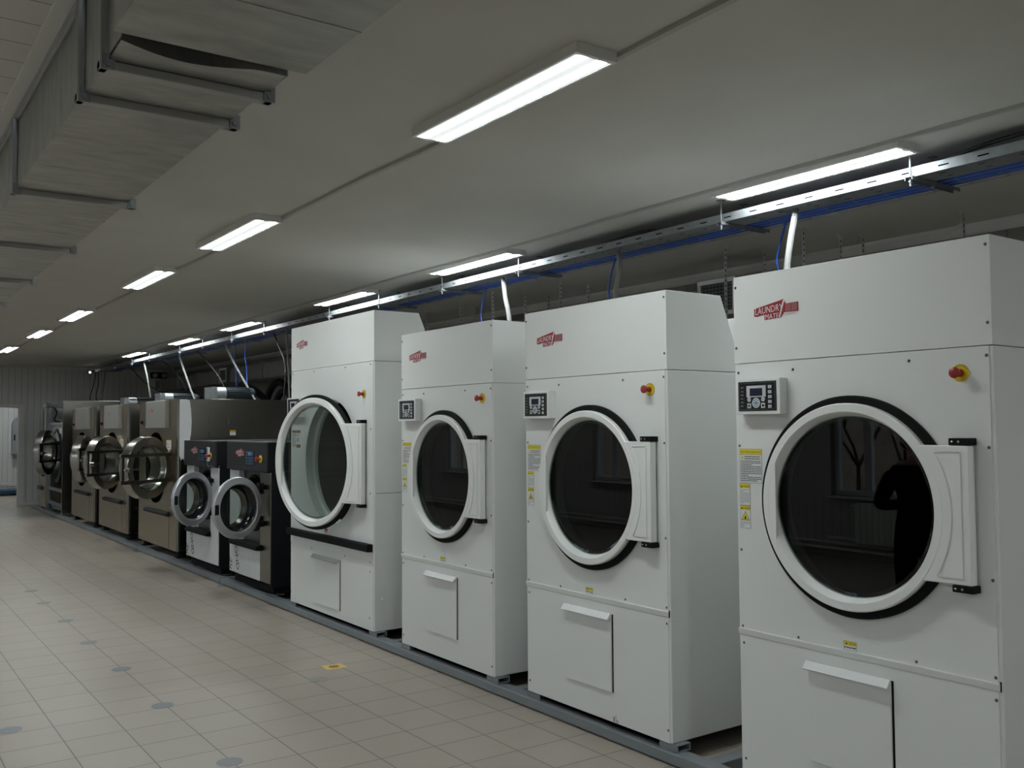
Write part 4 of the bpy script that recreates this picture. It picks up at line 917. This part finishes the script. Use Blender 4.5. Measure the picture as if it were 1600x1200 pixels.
def tree(x, y, seed, label):
    rnd = random.Random(seed); m = MB(); m.mi = 0
    leaves = []
    def grow(p, d, L, r, lvl):
        q = p+d*L; mid = p+d*L*.5+Vector((rnd.uniform(-1, 1), rnd.uniform(-1, 1), 0))*L*.05
        m.tube([p, mid, q], [r, r*.85, r*.68], 6 if lvl < 3 else 4, caps=False)
        if lvl >= 4: leaves.append(q); return
        for _ in range(4 if lvl < 3 else 2):
            nd = (d+Vector((rnd.uniform(-.8, .8), rnd.uniform(-.8, .8), rnd.uniform(-.15, .5)))).normalized(); grow(q, nd, L*rnd.uniform(.6, .8), r*.6, lvl+1)
    grow(Vector((0, 0, -.5)), Vector((0, 0, 1)), 1.3, .055, 0)
    t = thing('bare_tree', label, 'tree', (x, y, 0), 0, 'autumn trees outside the windows')
    obj('trunk', m, 'bark', t, recalc=False)
    l = MB()
    for q in leaves:
        for _ in range(7):
            p = q+Vector((rnd.gauss(0, .16), rnd.gauss(0, .16), rnd.gauss(0, .16))); a = Vector((rnd.uniform(-1, 1), rnd.uniform(-1, 1), rnd.uniform(-1, 1))).normalized()*.04; b = a.orthogonal().normalized()*.025
            l.add([p-a, p+b, p+a, p-b], [(0, 1, 2, 3)], False)
    obj('foliage', l, 'leaf', t, recalc=False)
for i, (x, y) in enumerate(((-6.6, 9.9), (-8.2, 9.2), (-9.5, 11.0), (-7.6, 8.1), (-10.5, 9.6), (-9.0, 12.4))):
    tree(x, y, 11+i, 'leafless brown tree outside the windows, out of direct view')

# ------------------------------------------------------------------ person by the windows (only mirrored in the dryer glass)
def person():
    sc = .895
    V = []; E = []; RAD = []
    def nd(p, r, par=None):
        V.append(tuple(c*sc for c in p)); RAD.append((r if isinstance(r, tuple) else (r, r))); i = len(V)-1
        if par is not None: E.append((par, i))
        return i
    pel = nd((0, 0, .94), (.145, .175)); sp1 = nd((.01, 0, 1.10), (.145, .175), pel); ch = nd((0, 0, 1.28), (.145, .195), sp1); up = nd((-.005, 0, 1.41), (.10, .14), ch)
    nk = nd((.005, 0, 1.50), .056, up); jw = nd((.03, 0, 1.575), (.066, .062), nk); sk = nd((.012, 0, 1.655), (.092, .076), jw); tp = nd((.0, 0, 1.725), (.062, .055), sk)
    nose = nd((.118, 0, 1.612), .012, jw)
    for sgn in (1, -1):
        ear = nd((.0, sgn*.083, 1.63), .016, sk)
        hip = nd((0, sgn*.10, .86), (.11, .11), pel); kn = nd((.02, sgn*.115, .50), .078, hip); an = nd((-.01, sgn*.12, .12), .062, kn); he = nd((.0, sgn*.12, .05), .050, an); toe = nd((.17, sgn*.14, .042), .042, he)
        sh = nd((-.005, sgn*.185, 1.40), .078, up); el = nd((-.02, sgn*(.31 if sgn < 0 else .25), 1.13), .060, sh); wr = nd((.19, sgn*.16, 1.14), .036, el); pa = nd((.255, sgn*.125, 1.17), (.036, .020), wr)
        for k in range(4):
            o = (k-1.5)*.021; L = (.034, .040, .038, .028)[k]
            a = nd((.295, sgn*.105, 1.18+o), .0095, pa); b = nd((.295+L, sgn*.082, 1.185+o), .009, a); c = nd((.295+L*1.1, sgn*.052, 1.185+o), .008, b); nd((.295+L*.6, sgn*.034, 1.182+o), .007, c)
        a = nd((.235, sgn*.095, 1.205), .011, pa); b = nd((.25, sgn*.07, 1.235), .010, a); nd((.268, sgn*.05, 1.245), .008, b)
    me = bpy.data.meshes.new('person'); me.from_pydata(V, E, []); o = bpy.data.objects.new('person', me); COL.objects.link(o)
    sm = o.modifiers.new('skin', 'SKIN'); sm.use_smooth_shade = True
    for i, d in enumerate(me.skin_vertices[0].data): d.radius = (RAD[i][0]*sc, RAD[i][1]*sc); d.use_root = (i == 0)
    ss = o.modifiers.new('sub', 'SUBSURF'); ss.levels = 2; ss.render_levels = 2
    dg = bpy.context.evaluated_depsgraph_get(); m2 = bpy.data.meshes.new_from_object(o.evaluated_get(dg)); o.modifiers.clear(); o.data = m2
    for mt in (pmat('skin tone', (.45, .27, .20), .5), pmat('black jacket cloth', (.006, .006, .007), .95, spec=.1), pmat('black trousers cloth', (.005, .005, .006), .95, spec=.1), M['black']): m2.materials.append(mt)
    for p in m2.polygons:
        c = p.center/sc; p.use_smooth = True
        p.material_index = 3 if c.z < .09 else 2 if c.z < .93 else 0 if (c.z > 1.47 or (c.x > .20 and 1.08 < c.z < 1.3)) else 1
    tag(o, 'person in black jacket and trousers turned to the windows, mirrored in the nearest dryer door', 'person')
    o.location = (.20, 3.84, 0); o.rotation_euler.z = R(170)
    h = MB(); h.lathe([(0, .115), (.05, .108), (.083, .075), (.098, .02), (.098, -.03), (.085, -.05), (.08, -.02)], (-.012*sc, 0, 1.665*sc), 'z', 32)
    for i, (x, y, z) in enumerate(h.v):
        if x > .055 and z < 1.68*sc: h.v[i] = (.055, y*.95, max(z, 1.675*sc))
    obj('hair', h, pmat('dark hair', (.012, .009, .007), .8), o)
    for sgn in (1, -1):
        e = MB(); e.lathe([(0, .012), (.008, .009), (.012, 0), (.008, -.009), (0, -.012)], (.084*sc, sgn*.030*sc, 1.648*sc), 'z', 12); obj('eye', e, 'paper', o)
    m = MB(); m.box(.083, .09, -.022, .022, 1.566*sc, 1.574*sc); obj('mouth', m, 'copper', o)
    return o
person()
